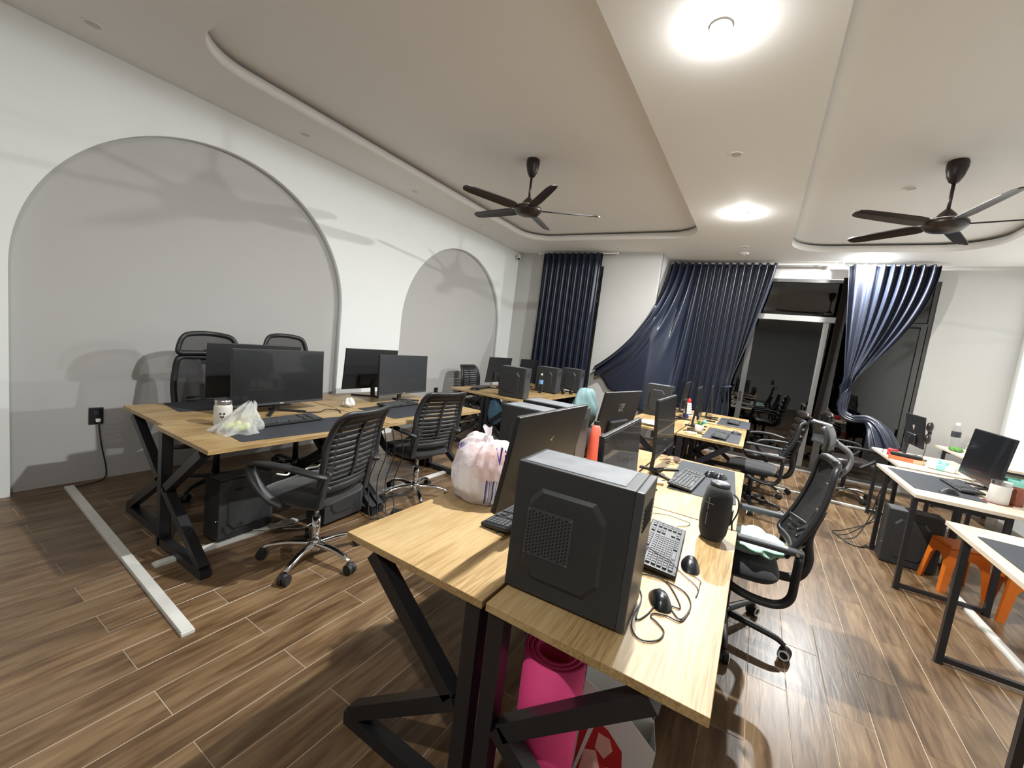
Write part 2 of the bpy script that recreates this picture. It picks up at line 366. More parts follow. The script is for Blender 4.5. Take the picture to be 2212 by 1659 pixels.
for a, b in ((-3.61, -3.155), (-3.105, -2.65)):
    MB().box(((a+b)/2, 0, 1.26), (b-a, .008, 2.18)).build('pane', 'window_glass', w1); MB().box(((a+b)/2, 0, 2.67), (b-a, .008, .5)).build('pane', 'window_glass', w1)
w2 = window('window_2', 'tall dark glazed door and side lights facing the night', *W2, 8.0, [(.755, .07, 2.34, .07, 'alu_frame'), (-.22, .07, 2.34, .08, 'window_frame'), (1.865, .07, 2.38, .07, 'window_frame'), (.93, .07, 2.95, .09, 'window_frame')],
            [(2.39, W2[0]+.05, .885, .085, 'alu_frame'), (2.39, .975, W2[1]-.05, .05, 'window_frame')], 'window_frame')
for a, b in ((-1.51, -.26), (-.18, .72), (.79, .885), (.975, 1.83)):
    MB().box(((a+b)/2, 0, 1.21), (b-a, .008, 2.27)).build('pane', 'window_glass', w2)
for a, b in ((-1.51, .885), (.975, 1.89)): MB().box(((a+b)/2, 0, 2.69), (b-a, .008, .52)).build('pane', 'window_glass', w2)
MB().box((-.225, -.055, 1.05), (.03, .03, .16)).build('door_handle', 'black_plastic', w2, bevel=.006)
# dark balcony slab and parapet beyond the glass
bal = struct(MB().box((.2, 8.95, -.08), (4.4, 1.7, .1)).build('floor_balcony', 'night_concrete'), 'dark balcony slab outside the glazed door')
MB().box((.2, 9.75, .42), (4.4, .1, .95)).build('parapet', 'night_concrete', bal)
# ------------------------------------------------------------------ downlights
def downlight(x, y, lit, label, z=ZC, r=.052, pw=1.0):
    t = thing('downlight', label, 'downlight', (x, y, z), 0, 'ceiling downlights')
    MB().lathe([(r*.74, -.001), (r*.8, -.006), (r, -.006), (r*1.02, -.003), (r*1.02, .0), (r*.74, .0)], 28).build('trim_ring', 'white_fixture', t, smooth=False)
    MB().lathe([(.001, .004), (r*.73, .004), (r*.73, -.002), (.001, -.002)], 24).build('lens', 'lens_on' if lit else 'lens_off', t)
    if lit:
        # domed diffuser: most of the light straight down, some out to the sides
        for kind, e, zz in (('AREA', LAMP_W, -.012), ('POINT', LAMP_SIDE*.32, -.022), ('SPOT', LAMP_SIDE*.72, -.022)):
            la = bpy.data.lights.new('downlight_lamp', kind); la.energy = e*pw; la.color = (.985, 1, .985)
            if kind == 'AREA': la.shape = 'DISK'; la.size = .085
            else: la.shadow_soft_size = .018
            if kind == 'SPOT': la.spot_size = pi; la.spot_blend = .05
            lo = bpy.data.objects.new('lamp_light', la); COL.objects.link(lo); lo.parent = t; lo.location = (0, 0, zz)
for y, s in ((.96, 'nearest the viewer'), (2.42, 'above the large arch'), (3.88, 'between the two arches'), (5.32, 'beside the small arch'), (6.78, 'in the corner by the security camera')):
    downlight(-4.02, y, False, 'unlit round downlight over the left wall, '+s)
downlight(-2.31, 6.76, False, 'unlit round downlight above the straight left curtain')
downlight(-.44, 2.40, True, 'brightest lit downlight at the top of the ceiling beam')
downlight(-.44, 3.86, False, 'unlit downlight between the two lit ones on the beam')
downlight(-.44, 5.33, True, 'lit downlight in the middle of the ceiling beam')
downlight(-.46, 6.80, False, 'small unlit downlight in front of the wide curtain')
downlight(1.05, 7.47, True, 'lit downlight above the twisted curtain')
downlight(.915, 5.21, False, 'small downlight beside the right fan', ZT)
downlight(-.44, -.52, True, 'lit downlight on the beam just behind the viewer', pw=.26)
downlight(-.44, .94, False, 'unlit downlight on the beam overhead')
sd = thing('smoke_detector', 'flat white round ceiling detector near the wide curtain', 'smoke detector', (-.48, 7.17, ZC))
MB().lathe([(.001, -.024), (.05, -.024), (.068, -.014), (.072, 0), (.001, 0)], 28).build('body', 'white_fixture', sd); MB().lathe([(.001, -.03), (.02, -.03), (.024, -.0245), (.001, -.0245)], 16).build('cap', 'white_fixture', sd)
# ------------------------------------------------------------------ ceiling fans
def fan(x, y, a0, label):
    t = thing('ceiling_fan', label, 'fan', (x, y, ZT), 0, 'dark five-blade ceiling fans')
    MB().lathe([(.001, 0), (.062, 0), (.068, -.02), (.066, -.06), (.052, -.12), (.03, -.165), (.014, -.175), (.001, -.175)], 24).build('canopy', 'fan_dark', t, smooth=True)
    MB().cyl((0, 0, -.17), (0, 0, -.40), .0125).build('downrod', 'fan_dark', t, smooth=True)
    mo = MB().lathe([(.001, -.37), (.018, -.37), (.05, -.405), (.072, -.44), (.078, -.452), (.09, -.458), (.135, -.468), (.142, -.485), (.138, -.505), (.11, -.535), (.05, -.548), (.001, -.55)], 32).build('motor_housing', 'fan_dark', t, smooth=True)
    MB().lathe([(.082, -.447), (.084, -.449), (.084, -.457), (.08, -.458)], 32).build('band', 'logo_silver', mo)
    prof = [(.10, .032), (.15, .034), (.18, .055), (.24, .062), (.50, .058), (.66, .052), (.715, .040), (.735, .015)]
    m = MB(); pit = radians(14)
    def P(r, w, dz): return (r, w*cos(pit), -.492+w*sin(pit)+dz+.02*(r-.1))
    vs = []
    for r, w in prof:
        for w2 in (-w, 0, w): vs += [P(r, w2, .004+(.004 if w2 == 0 else 0)), P(r, w2, -.004+(.004 if w2 == 0 else 0))]
    fs = []
    for i in range(len(prof)-1):
        o, q = i*6, (i+1)*6
        fs += [(o, q, q+2, o+2), (o+2, q+2, q+4, o+4), (o+1, o+3, q+3, q+1), (o+3, o+5, q+5, q+3), (o, o+1, q+1, q), (o+4, q+4, q+5, o+5)]
    e = (len(prof)-1)*6; fs += [(0, 2, 3, 1), (2, 4, 5, 3), (e, e+1, e+3, e+2), (e+2, e+3, e+5, e+4)]
    m.add(vs, fs); b0 = m.build('blade', 'fan_dark', t); b0.rotation_euler.z = a0
    for k in range(1, 5):
        b = b0.copy(); COL.objects.link(b); b.parent = t; b.rotation_euler.z = a0+k*2*pi/5
fan(-2.265, 3.74, radians(245), 'dark brown five-blade ceiling fan in the left tray'); fan(1.08, 4.68, radians(210), 'dark brown five-blade ceiling fan in the right tray')
# ------------------------------------------------------------------ wall fittings
def outlet(y, z, label, w=.085, plug=False):
    t = thing('wall_outlet', label, 'outlet', (XL-.081, y, z)); MB().box((.006, 0, 0), (.012, w, .135)).build('plate', 'black_plastic', t, bevel=.004)
    MB().box((.014, 0, .025), (.004, .03, .03)).build('socket', 'case_bezel', t)
    if plug: MB().box((.022, .008, -.035), (.022, .03, .026)).build('adapter', 'white_plastic', t, bevel=.004)
outlet(1.105, .525, 'black wall outlet with white adapter in the large arch', plug=True); outlet(5.12, .535, 'black wall outlet low in the small arch')
tag(MB().tube(bez([(XL-.055, 1.115, .48), (XL-.05, 1.13, .3), (XL-.05, 1.16, .1), (XL-.04, 1.15, .012), (XL+.03, 1.06, .008), (XL+.05, .95, .008)], 6), .0045, 6).build('power_cable', 'cable_black', smooth=True), 'thin black cable hanging from the outlet in the large arch', 'cable')
sc = thing('security_camera', 'small white security camera in the corner by the ceiling', 'camera', (-4.30, 6.98, 3.10))
MB().box((-.03, 0, .05), (.06, .05, .05)).build('mount', 'white_plastic', sc, bevel=.008); MB().cyl((0, 0, .04), (.03, -.05, -.03), .036, .034, 20).build('body', 'white_plastic', sc, smooth=False, bevel=.006); MB().cyl((.031, -.051, -.031), (.034, -.055, -.035), .022, n=16).build('lens', 'hole', sc)
def raceway(p0, p1, w, h, label):
    t = thing('cable_raceway', label, 'cable raceway', (0, 0, 0)); a, b = Vector(p0), Vector(p1)
    MB().bar(a+Vector((0, 0, h*.35)), b+Vector((0, 0, h*.35)), w, h*.7).build('channel', 'raceway', t); d = (b-a).normalized()*.012
    MB().bar(a+d+Vector((0, 0, h*.85)), b-d+Vector((0, 0, h*.85)), w*.94, h*.3).build('cover', 'raceway', t, bevel=.002)
raceway((-4.34, .935, 0), (-2.04, .825, 0), .052, .02, 'long pale cable raceway lying on the open floor at left')
raceway((-2.755, .93, 0), (-2.745, 3.7, 0), .05, .018, 'pale cable raceway running under the left desks')
raceway((.15, 6.40, 0), (2.5, 6.40, 0), .045, .016, 'pale cable raceway crossing the floor before the glass door')
raceway((1.505, 4.35, 0), (1.56, 2.4, 0), .05, .018, 'pale cable raceway under the light right desks')
# ================================================================== CURTAINS
def curtain(name, label, fn, nu, nv, extra=None):
    t = thing(name, label, 'curtain', (0, 0, 0), 0, 'navy blackout curtains'); o = MB().grid(fn, nu, nv).build('drape', 'navy_curtain', t, smooth=True, thick=.003)
    return t
def rail(t, x0, x1, y, z):
    MB().cyl((x0, y, z), (x1, y, z), .012, n=10).build('curtain_rod', 'white_plastic', t, smooth=True)
    for x in (x0, x1): MB().sph((x, y, z), .022, 10, 6).build('finial', 'white_plastic', t, smooth=True)
    for x in (x0+.08, x1-.08): MB().bar((x, y, z), (x, y+.03, ZC-.002), .02, .012).build('bracket', 'white_plastic', t)
def pleat(u, n): a = sin(2*pi*n*u); return math.copysign(abs(a)**.8, a)+.1*sin(2*pi*n*2.02*u+.7)
def c1(u, v):
    z = 3.17-v*3.05; x = -3.72+1.13*u+.012*sin(7*v+9*u)*v
    return (x, 6.92+.056*pleat(u, 9.5)*(.6+.4*v), z)
t = curtain('curtain', 'navy curtain hanging straight beside the small arch', c1, 260, 14); rail(t, -3.85, -2.36, 6.99, 3.178)
def c2(u, v):
    tx = -1.60+1.58*u; ztop = 3.17; zb = .42
    wr = sst(.60, 1.0, u)
    z = ztop-v*(ztop-zb)
    amp = .075
    # right edge gathered to a knot then falling free
    k = 1.17
    if z > k: s = (ztop-z)/(ztop-k); x = tx+(-.43+.07*(u-.8)-tx)*wr*s**1.25
    else:
        s = (k-z)/(k-zb); x0 = tx+(-.43+.07*(u-.8)-tx)*wr; x = x0+wr*(.30*(u-.82)+.02)*sin(min(1, s*1.6)*pi/2)
    near = math.exp(-((z-k)/.16)**2)*wr
    hang = Vector((x-.06*v*(1-wr), 7.68+amp*(pleat(u, 15))*(1-.85*near)-.10*near, z))
    # left edge pulled across the pier to a tie
    wl_ = 1-sst(.02, .44, u)
    p0 = Vector((tx, 7.68, ztop)); p2 = Vector((-2.47, 6.90, 1.22-.42*min(1, u/.5)**1.1)); p1 = Vector((-1.40+.35*u, 6.50+.55*u, 1.95-1.15*u))
    s = v; b = p0*(1-s)**2+p1*2*s*(1-s)+p2*s*s
    fold = pleat(u, 15)*amp*1.25*(1-s*.6)
    b += Vector((0.2*fold, fold*.85, fold*.8*s))
    p = hang.lerp(b, sst(0, 1, wl_))
    lim = (7.01 if p.x < -1.60 else 7.01+(p.x+1.60)*1.6)+(max(0, p.z-2.35)*1.1 if p.x > -1.64 else 0)    # the cloth wraps the corner of the pier
    k_ = p.y-lim
    if k_ > -.05: p.y = lim-.05*math.exp(-(k_+.05)/.05) if k_ > -.05 and p.x < -1.1 else p.y
    return p
t = curtain('curtain', 'wide navy curtain swept left across the pier and knotted right', c2, 420, 60); rail(t, -1.60, .79, 7.74, 3.178)
MB().tube(bez([(-.50, 7.50, 1.15), (-.43, 7.47, 1.17), (-.36, 7.50, 1.19)], 6), .02, 8).build('knot', 'navy_curtain', t, smooth=True)
path3 = bez([(1.10, 7.56, 1.55), (1.085, 7.52, 1.22), (1.10, 7.50, 1.05), (1.20, 7.44, .985), (1.36, 7.36, 1.0), (1.47, 7.26, .87), (1.56, 7.20, .62)], 10)
def c3(u, v):
    tp = Vector((.86+.98*u, 7.70+.055*pleat(u, 9.5), 3.17))
    V0 = .60
    if v < V0:
        s = v/V0; g = Vector((1.10+.14*(u-.45), 7.56+.05*sin(6*u*pi)*.5, 1.55))
        p = tp.lerp(g, s**1.15); p.x += .15*sin(pi*s)*(u**1.5)*1.0; p.y += .045*pleat(u, 9.5)*(1-s)*.5*s-.12*s*s*sin(pi*u)*.6
        return p
    s = (v-V0)/(1-V0); f = s*(len(path3)-1); i = min(int(f), len(path3)-2); c = path3[i].lerp(path3[i+1], f-i)
    d = (path3[i+1]-path3[i]).normalized(); a = Vector((0, 1, 0)).cross(d).normalized(); b = d.cross(a)
    wd_ = .07*(1-sst(0, .25, s)*.35)+.10*sst(.62, 1, s); th = 2*pi*u*.92+2.6*s
    rr = 1+.22*sin(9*th+5*s)
    k = sst(0, .16, s); ring = c+(a*cos(th)*wd_+b*sin(th)*wd_*.65)*rr
    flat = c+Vector((.14*(u-.45), .05*sin(6*u*pi)*.5-.12*sin(pi*u)*.6, 0))
    return flat.lerp(ring, k)
t = curtain('curtain', 'navy curtain twisted into a rope beside the grey wall', c3, 320, 90)
MB().cyl((.83, 7.74, 3.165), (1.96, 7.74, 3.165), .010, n=10).build('curtain_rod', 'white_plastic', t, smooth=True)
MB().grid(lambda u, v: (.845+.07*u-.06*v*v, 7.80+.012*sin(14*u), 3.0-v*2.3), 8, 20).build('lining', 'brown_lining', t, smooth=True, thick=.003)
# ================================================================== DESKS
def kdesk(name, label, x0, x1, y0, y1, side, grp, zt=.75, m='desk_oak'):
    """side: +1 if the sitter is on the right"""
    cx, cy, w, l = (x0+x1)/2, (y0+y1)/2, x1-x0, y1-y0; t = thing(name, label, 'desk', (cx, cy, 0), 0, grp); s = side
    MB().box((0, 0, zt-.0125), (w, l, .025)).build('table_top', m, t, bevel=.0015)
    h = zt-.026; b = .052; ip = -s*(w/2-.035); ap = (ip+s*.055, .375)
    for e in (-1, 1):
        y = e*(l/2-.035)
        MB().box((ip, y, h/2), (b, b, h)).build('leg', 'black_metal', t)
        MB().bar((ap[0], y, ap[1]), (s*(w/2-.12), y, h-.02), b*.98, b*.98, (0, 1, 0)).build('brace', 'black_metal', t)
        MB().bar((ap[0]-s*.02, y, ap[1]), (s*(w/2-.075), y, .05), b*.98, b*.98, (0, 1, 0)).build('brace', 'black_metal', t)
        MB().bar((ip, y, .026), (s*(w/2-.05), y, .026), b, b).build('foot_bar', 'black_metal', t)
    for x in (ip, s*(w/2-.13)): MB().box((x, 0, h-.02), (.03, l-.12, .035)).build('rail', 'black_metal', t)
    return t
g = 'oak desks with black K-shaped legs'
kdesk('desk', 'nearest oak desk under the white bag, sitter on the left', -1.186, -.582, .965, 2.175, -1, g)
kdesk('desk', 'nearest oak desk under the big computer case', -.570, .026, .968, 2.175, 1, g)
kdesk('desk', 'oak desk behind the white bag holding two computer cases', -1.186, -.582, 2.185, 3.42, -1, g)
kdesk('desk', 'oak desk behind the speaker with the long mouse pad', -.570, .020, 2.185, 3.44, 1, g)
kdesk('desk', 'oak desk against the large arch, nearest the viewer', -3.69, -3.045, 1.055, 2.26, -1, g)
kdesk('desk', 'oak desk with the panda jar beside the front slatted chair', -3.035, -2.385, 1.02, 2.26, 1, g)
kdesk('desk', 'oak desk against the large arch, farther row', -3.69, -3.045, 2.27, 3.50, -1, g)
kdesk('desk', 'oak desk with the grey screen beside the second slatted chair', -3.035, -2.40, 2.27, 3.50, 1, g)
kdesk('desk', 'oak desk by the small arch, nearer row, wall side', -3.70, -3.10, 4.57, 5.77, -1, g)
kdesk('desk', 'oak desk by the small arch holding the nearest upright case', -3.09, -2.49, 4.57, 5.77, 1, g)
kdesk('desk', 'oak desk beneath the straight curtain, wall side', -3.70, -3.10, 5.78, 6.86, -1, g)
kdesk('desk', 'oak desk beneath the straight curtain, aisle side', -3.09, -2.49, 5.78, 6.86, 1, g)
kdesk('desk', 'oak desk before the wide curtain, left of the plant', -1.25, -.655, 4.60, 5.80, -1, g)
kdesk('desk', 'oak desk with the small potted plant', -.645, -.025, 4.60, 5.80, 1, g)
kdesk('desk', 'far oak desk under the wide curtain, left side', -1.25, -.655, 5.85, 7.05, -1, g)
kdesk('desk', 'far oak desk under the wide curtain with folded grey pad', -.645, -.025, 5.85, 7.05, 1, g, .755)
def fdesk(label, x0, x1, y0, y1, zt=.75, ly=(.3, .06)):
    cx, cy, w, l = (x0+x1)/2, (y0+y1)/2, x1-x0, y1-y0; t = thing('desk', label, 'desk', (cx, cy, 0), 0, 'pale desks with thin frame legs'); b = .031
    MB().box((0, 0, zt-.0125), (w, l, .025)).build('table_top', 'desk_maple', t, bevel=.0015); h = zt-.026
    for y in (-l/2+ly[1], l/2-ly[0]):
        for x in (-w/2+.02, -w/2+.50): MB().box((x, y, h/2+.004), (b, b, h-.008)).build('leg', 'black_metal', t)
        MB().box((-w/2+.26, y, .03), (.48-b, b*.9, b*.9)).build('foot_bar', 'black_metal', t); MB().box((-w/2+.26, y, h-.018), (.48-b, b*.9, b*.9)).build('head_bar', 'black_metal', t)
        for x in (-w/2+.02, -w/2+.50): MB().lathe([(.001, 0), (.024, 0), (.024, .006), (.001, .006)], 12, (x, y, 0)).build('foot', 'rubber', t)
    MB().box((-w/2+.5, 0, h-.018), (.03, l-ly[0]-ly[1]-b, .03)).build('rail', 'black_metal', t)
    return t
fdesk('pale desk at the right edge of the picture, nearest', 1.085, 1.85, 2.30, 3.44, ly=(.25, .1))
fdesk('pale desk with the white jar and dark mouse pad', 1.10, 1.86, 4.06, 5.235, ly=(.32, .065))
fdesk('pale desk with the tissue packet and copper box', 1.30, 2.02, 5.36, 6.56, .745, ly=(.3, .1))
fdesk('pale desk against the right wall holding a gold jar', 2.16, 2.78, 6.30, 7.72, .79, ly=(.3, .1))
# ================================================================== COMPUTERS
def tower(label, loc, rz, w=.375, d=.20, h=.405, holes=True, grp='black computer cases'):
    """side panel faces local -Y, front bezel faces local +X"""
    t = thing('computer_case', label, 'computer', loc, rz, grp)
    MB().box((-.012, 0, h/2+.004), (w-.024, d, h-.008)).build('case_body', 'case_black', t, bevel=.003)
    MB().box((w/2-.0125, 0, h/2+.004), (.024, d, h-.008)).build('front_bezel', 'case_bezel', t, bevel=.004)
    tp = MB().box((-.02, 0, h+.0005), (w-.07, d-.03, .003)).build('top_panel', 'case_dust', t, bevel=.001)
    # raised frame pressed in the side panel
    a, b, z0, z1, c = -w/2+.05, w/2-.085, .06, h-.065, .045
    def oct(i): return [(a+i, z0+i+c), (a+i+c*.8, z0+i), (b-i-c*.8, z0+i), (b-i, z0+i+c), (b-i, z1-i-c), (b-i-c*.8, z1-i), (a+i+c*.8, z1-i), (a+i, z1-i-c)]
    m = MB(); A, B = oct(0), oct(.010); n = 8
    m.add([(p[0], -d/2-.0005, p[1]) for p in A]+[(p[0], -d/2-.010, p[1]) for p in B], [tuple(range(n, 2*n))]+[(i, (i+1) % n, n+(i+1) % n, n+i) for i in range(n)])
    sp = m.build('side_panel', 'case_black', t)
    if holes:
        gx, gz, s = -.062, h*.51, .066
        MB().box((gx, -d/2-.0108, gz), (2*s+.012, .0022, 2*s+.012)).build('vent_plate', 'case_bezel', sp, bevel=.0008)
        m = MB()
        for i in range(13):
            for j in range(12):
                x = gx-s+.004+(2*s-.008)*i/12; z = gz-s+.004+(2*s-.008)*(j+.5*(i % 2))/11.5
                if z < gz+s-.002: m.add([(x+.0036*cos(k*pi/3), -d/2-.0123, z+.0036*sin(k*pi/3)) for k in range(6)], [tuple(range(6))])
        o = m.build('vent_holes', 'hole', sp); o['kind'] = 'stuff'
        for i in (-1, 1):
            for k in (-1, 1): MB().cyl((gx+i*s, -d/2-.012, gz+k*s), (gx+i*s, -d/2-.014, gz+k*s), .0028, n=8).build('screw', 'steel', sp)
    for x in (-w/2+.05, w/2-.05):
        for y in (-d/2+.03, d/2-.03): MB().lathe([(.001, 0), (.012, 0), (.012, .006), (.001, .006)], 10, (x, y, 0)).build('foot', 'rubber', t)
    MB().cyl((-w/2-.001, -d/2+.02, h*.35), (-w/2-.010, -d/2+.02, h*.35), .006, n=10).build('thumbscrew', 'steel', t)
    for i in range(6): MB().box((w/2+.0008, 0, h-.06-.012*i), (.002, d*.6, .004)).build('front_slit', 'hole', t)
    return t
tower('large computer case with perforated vent on the nearest desk', (-.395, 1.185, .75), radians(2.5))
tower('dusty computer case behind the white bag, nearer of the pair', (-1.02, 2.07, .75), radians(2), w=.38, d=.19, h=.40, holes=False)
tower('dusty computer case behind the white bag, farther of the pair', (-1.04, 2.34, .75), radians(2), w=.38, d=.19, h=.405, holes=False)
tower('upright case on the desk corner by the small arch', (-2.80, 4.82, .75), radians(8), w=.37, d=.20, h=.41, holes=False)
tower('upright case beside the water bottle under the straight curtain', (-2.86, 5.98, .755), radians(4), w=.36, d=.20, h=.40, holes=False)
tower('farthest upright case below the left edge of the wide curtain', (-2.70, 6.60, .755), radians(4), w=.33, d=.20, h=.40, holes=False)
tower('upright case standing before the wide curtain', (-1.08, 5.70, .75), radians(1), w=.33, d=.19, h=.41, holes=False)
tower('computer case standing under the pale desk beside orange stools', (1.31, 4.765, 0), radians(-2), w=.36, d=.20, h=.47, holes=False)
tower('computer case on the floor behind the front slatted chair', (-2.62, 2.0, .018), radians(95), w=.36, d=.19, h=.40, holes=False)
tower('computer case on the floor under the panda jar desk', (-2.84, 1.42, .018), radians(95), w=.36, d=.16, h=.40, holes=False)
tower('computer case on the floor under the small arch desk', (-2.80, 5.15, 0), radians(5), w=.36, d=.19, h=.36, holes=False)
def monitor(label, loc, rz, L=.614, Hh=.365, zb=.145, tilt=6, back_logo=None, grey=False, grp='black flat monitors'):
    """screen faces local +X; origin where the stand meets the desk"""
    t = thing('monitor', label, 'monitor', loc, rz, grp); R = Matrix.Rotation(radians(-tilt), 3, 'Y'); c = Vector((.035, 0, zb+Hh/2))
    def loc_(p): return c+R @ Vector(p)
    MB().box(c, (.018, L, Hh), R).build('housing', 'black_plastic', t, bevel=.003)
    MB().box(loc_((.0098, 0, .006)), (.0022, L-.012, Hh-.030), R).build('screen', 'screen_grey' if grey else 'screen', t)
    MB().box(loc_((.0102, 0, -Hh/2+.010)), (.003, L-.004, .016), R).build('chin', 'case_bezel', t)
    MB().box(loc_((-.022, 0, -Hh*.27)), (.030, L*.46, Hh*.34), R).build('rear_hump', 'black_plastic', t, bevel=.012)
    MB().box(loc_((.0122, 0, -Hh/2+.010)), (.001, .03, .006), R).build('badge', 'logo_silver', t)
    MB().bar((-.01, 0, .012), (.006, 0, zb+.10), .045, .022, (1, 0, 0)).build('stand_neck', 'black_plastic', t, bevel=.004)
    for s in (-1, 1): MB().bar((-.02, s*.012, .008), (.14, s*.15, .008), .026, .015).build('stand_foot', 'black_plastic', t, bevel=.003)
    MB().bar((-.085, 0, .008), (0, 0, .008), .03, .015).build('stand_heel', 'black_plastic', t, bevel=.003)
    z = Hh*.16+(.045 if back_logo == 'shield' else 0)
    if back_logo == 'tick':
        MB().add([loc_(p) for p in [(-.0096, .018, z), (-.0096, -.004, z+.010), (-.0096, -.020, z+.012), (-.0096, -.004, z+.002), (-.0096, -.010, z-.008)]], [(0, 1, 2, 3, 4)]).build('rear_logo', 'logo_silver', t)
    elif back_logo == 'shield':
        MB().add([loc_(p) for p in [(-.0096, .03, z-.035), (-.0096, .032, z-.06), (-.0096, 0, z-.10), (-.0096, -.032, z-.06), (-.0096, -.03, z-.035), (-.0096, 0, z-.045)]], [(0, 1, 2, 3, 4, 5)]).build('rear_logo', 'logo_silver', t)
    elif back_logo:
        vs, fs = textmesh(back_logo, .07); MB().add([loc_((-.0097, -v.x*.8, v.y+z)) for v in vs], fs).build('rear_logo', 'logo_silver', t)
        m = MB()
        for zz in (-.028, .028): m.add([loc_((-.0096, y, z+zz+e)) for y, e in ((-.045, 0), (.045, 0), (.045, .003), (-.045, .003))], [(0, 1, 2, 3)])
        m.build('rear_logo_rule', 'logo_silver', t)
    return t
# the stand of each, from the edges seen in the photograph
monitor('monitor seen from behind with tick logo next to the white bag', (-.655, 1.505, .75), pi+radians(-1), back_logo='tick', tilt=9)
monitor('dark monitor back rising behind the large computer case', (-.465, 1.68, .75), radians(2), tilt=3, Hh=.355, zb=.115)
monitor('narrow edge-on monitor above the brown sunglasses case', (-.515, 2.87, .75), radians(0), tilt=4)
monitor('monitor seen from behind with letters on its back', (-.82, 3.06, .75), pi+radians(-9), back_logo='LSP', tilt=9, zb=.12)
monitor('big black monitor facing the front slatted chair', (-3.14, 1.80, .75), radians(4), L=.73, Hh=.415, zb=.065, tilt=3)
monitor('monitor back to back with the big black one', (-3.42, 1.80, .75), pi+radians(3), L=.73, Hh=.415, zb=.07, tilt=3)
monitor('grey-screened monitor facing the second slatted chair', (-3.16, 3.09, .75), radians(5), L=.73, Hh=.40, zb=.075, tilt=3, grey=True)
monitor('monitor seen from behind left of the grey screen', (-3.44, 2.97, .75), pi+radians(3), L=.70, Hh=.41, zb=.085, tilt=3)
monitor('monitor in front of the small arch pier, leftmost of three', (-3.36, 5.32, .75), pi+radians(0), L=.62, Hh=.38, zb=.10)
monitor('monitor behind the water bottle under the straight curtain', (-3.36, 6.25, .75), pi+radians(0), L=.62, Hh=.37, zb=.10)
monitor('monitor before the wide curtain right of the upright case', (-.745, 5.78, .75), pi+radians(3), zb=.13)
monitor('monitor standing on the plant desk, edge toward viewer', (-.58, 5.30, .75), radians(3), L=.60, Hh=.36, zb=.12)
monitor('farthest monitor with shield badge before the wide curtain', (-.88, 6.62, .75), pi+radians(24), back_logo='shield', zb=.10)
monitor('far monitor beside the gathered curtain knot', (-.54, 6.38, .755), radians(4), L=.60, Hh=.36, zb=.10)
monitor('large black monitor cut by the right picture edge', (1.74, 4.95, .75), pi+radians(-2), L=.78, Hh=.42, zb=.05)
monitor('monitor with shield badge and headset near the grey wall', (1.53, 6.24, .745), radians(1), back_logo='shield', L=.58, Hh=.34, zb=.135)
# ------------------------------------------------------------------ keyboards, mice, pads
KEY = MB(); KEY.box((0, 0, 0), (.0155, .0155, .006)); KM = KEY.mesh('key')
b_ = bmesh.new(); b_.from_mesh(KM); top = [f for f in b_.faces if f.normal.z > .9][0]
for v in top.verts: v.co.x *= .8; v.co.y *= .8
b_.to_mesh(KM); b_.free(); KM.materials.append(M['key_black'])
def keyboard(label, loc, rz, L=.44, D=.14, single=False, grp='black keyboards'):
    """sitter at local +X, long side along Y"""
    t = thing('keyboard', label, 'keyboard', loc, rz, grp); R = Matrix.Rotation(radians(5), 3, 'Y'); c = Vector((0, 0, .017))
    MB().box(c, (D, L, .016), R).build('body', 'black_plastic', t, bevel=.004)
    cols = 21; rows = [(-.05, 1), (-.028, 1), (-.009, 1), (.010, 1), (.029, 1), (.048, 1)]; m = MB()
    kp = []
    for ri, (x, _) in enumerate(rows):
        for cI in range(cols):
            if cI in (14, 17) or (ri == 0 and cI in (1, 6)) or (ri in (3,) and 14 <= cI <= 17): continue
            if ri == 4 and cI in (14, 16): continue
            if ri == 5 and 4 <= cI <= 8:
                if cI == 6: kp.append((x, cI, 5.0))
                continue
            kp.append((x, cI, 1.0))
    stp = (L-.03)/cols
    for x, cI, wf in kp:
        y = -L/2+.015+stp*(cI+.5); p = c+R @ Vector((x*D/.14, y, .0105))
        if single:
            k = bpy.data.objects.new('key', KM); COL.objects.link(k); k.parent = t; k.location = p; k.rotation_euler = (0, radians(5), 0); k.scale = (D/.14, stp/.0182*wf, 1)
        else: m.box(p, (.0145*D/.14, stp*.82*wf, .005), R)
    if not single: o = m.build('keys', 'key_black', t); o['kind'] = 'stuff'
    return t
def mouse(label, loc, rz, grp='black computer mice', mt='black_plastic'):
    t = thing('mouse', label, 'mouse', loc, rz, grp)
    def f(u, v):
        a = 2*pi*u; rr = sin(min(v*1.15, 1)*pi/2); sg_ = lambda q: math.copysign(abs(q)**.78, q); x = sg_(cos(a))*.056*rr; y = sg_(sin(a))*.033*rr
        return (x, y, .003+.033*max(0, 1-rr**2.6)*(1-.25*cos(a)*rr) if v < .87 else .003-.002*(v-.87)/.13)
    MB().grid(f, 28, 12, True).build('shell', 'screen' if mt == 'gloss' else mt, t, smooth=True)
    MB().cyl((.024, -.003, .0235), (.024, .003, .0235), .0075, n=12).build('scroll_wheel', 'rubber', t)
    MB().box((.0, 0, .004), (.085, .044, .005)).build('sole', 'rubber', t)
    return t
def pad(label, pts, z, grp='dark mouse pads', mt='mousepad', th=.003):
    """pad from three corners of a rectangle"""
    a, b, c = [Vector((p[0], p[1], 0)) for p in pts]; ux = (b-a); uy = (c-a); m = (b+c)/2
    t = tag(MB().prism(rrect(-ux.length/2, ux.length/2, -uy.length/2, uy.length/2, .018, 5), 'Z', 0, th).build('mouse_pad', mt), label, 'mouse pad', grp)
    t.location = (m.x, m.y, z); t.rotation_euler.z = atan2(ux.y, ux.x); return t
Z = .7505
pad('long dusty mouse pad behind the speaker', [(-.385, 2.56), (-.02, 2.58), (-.385, 3.38)], Z)
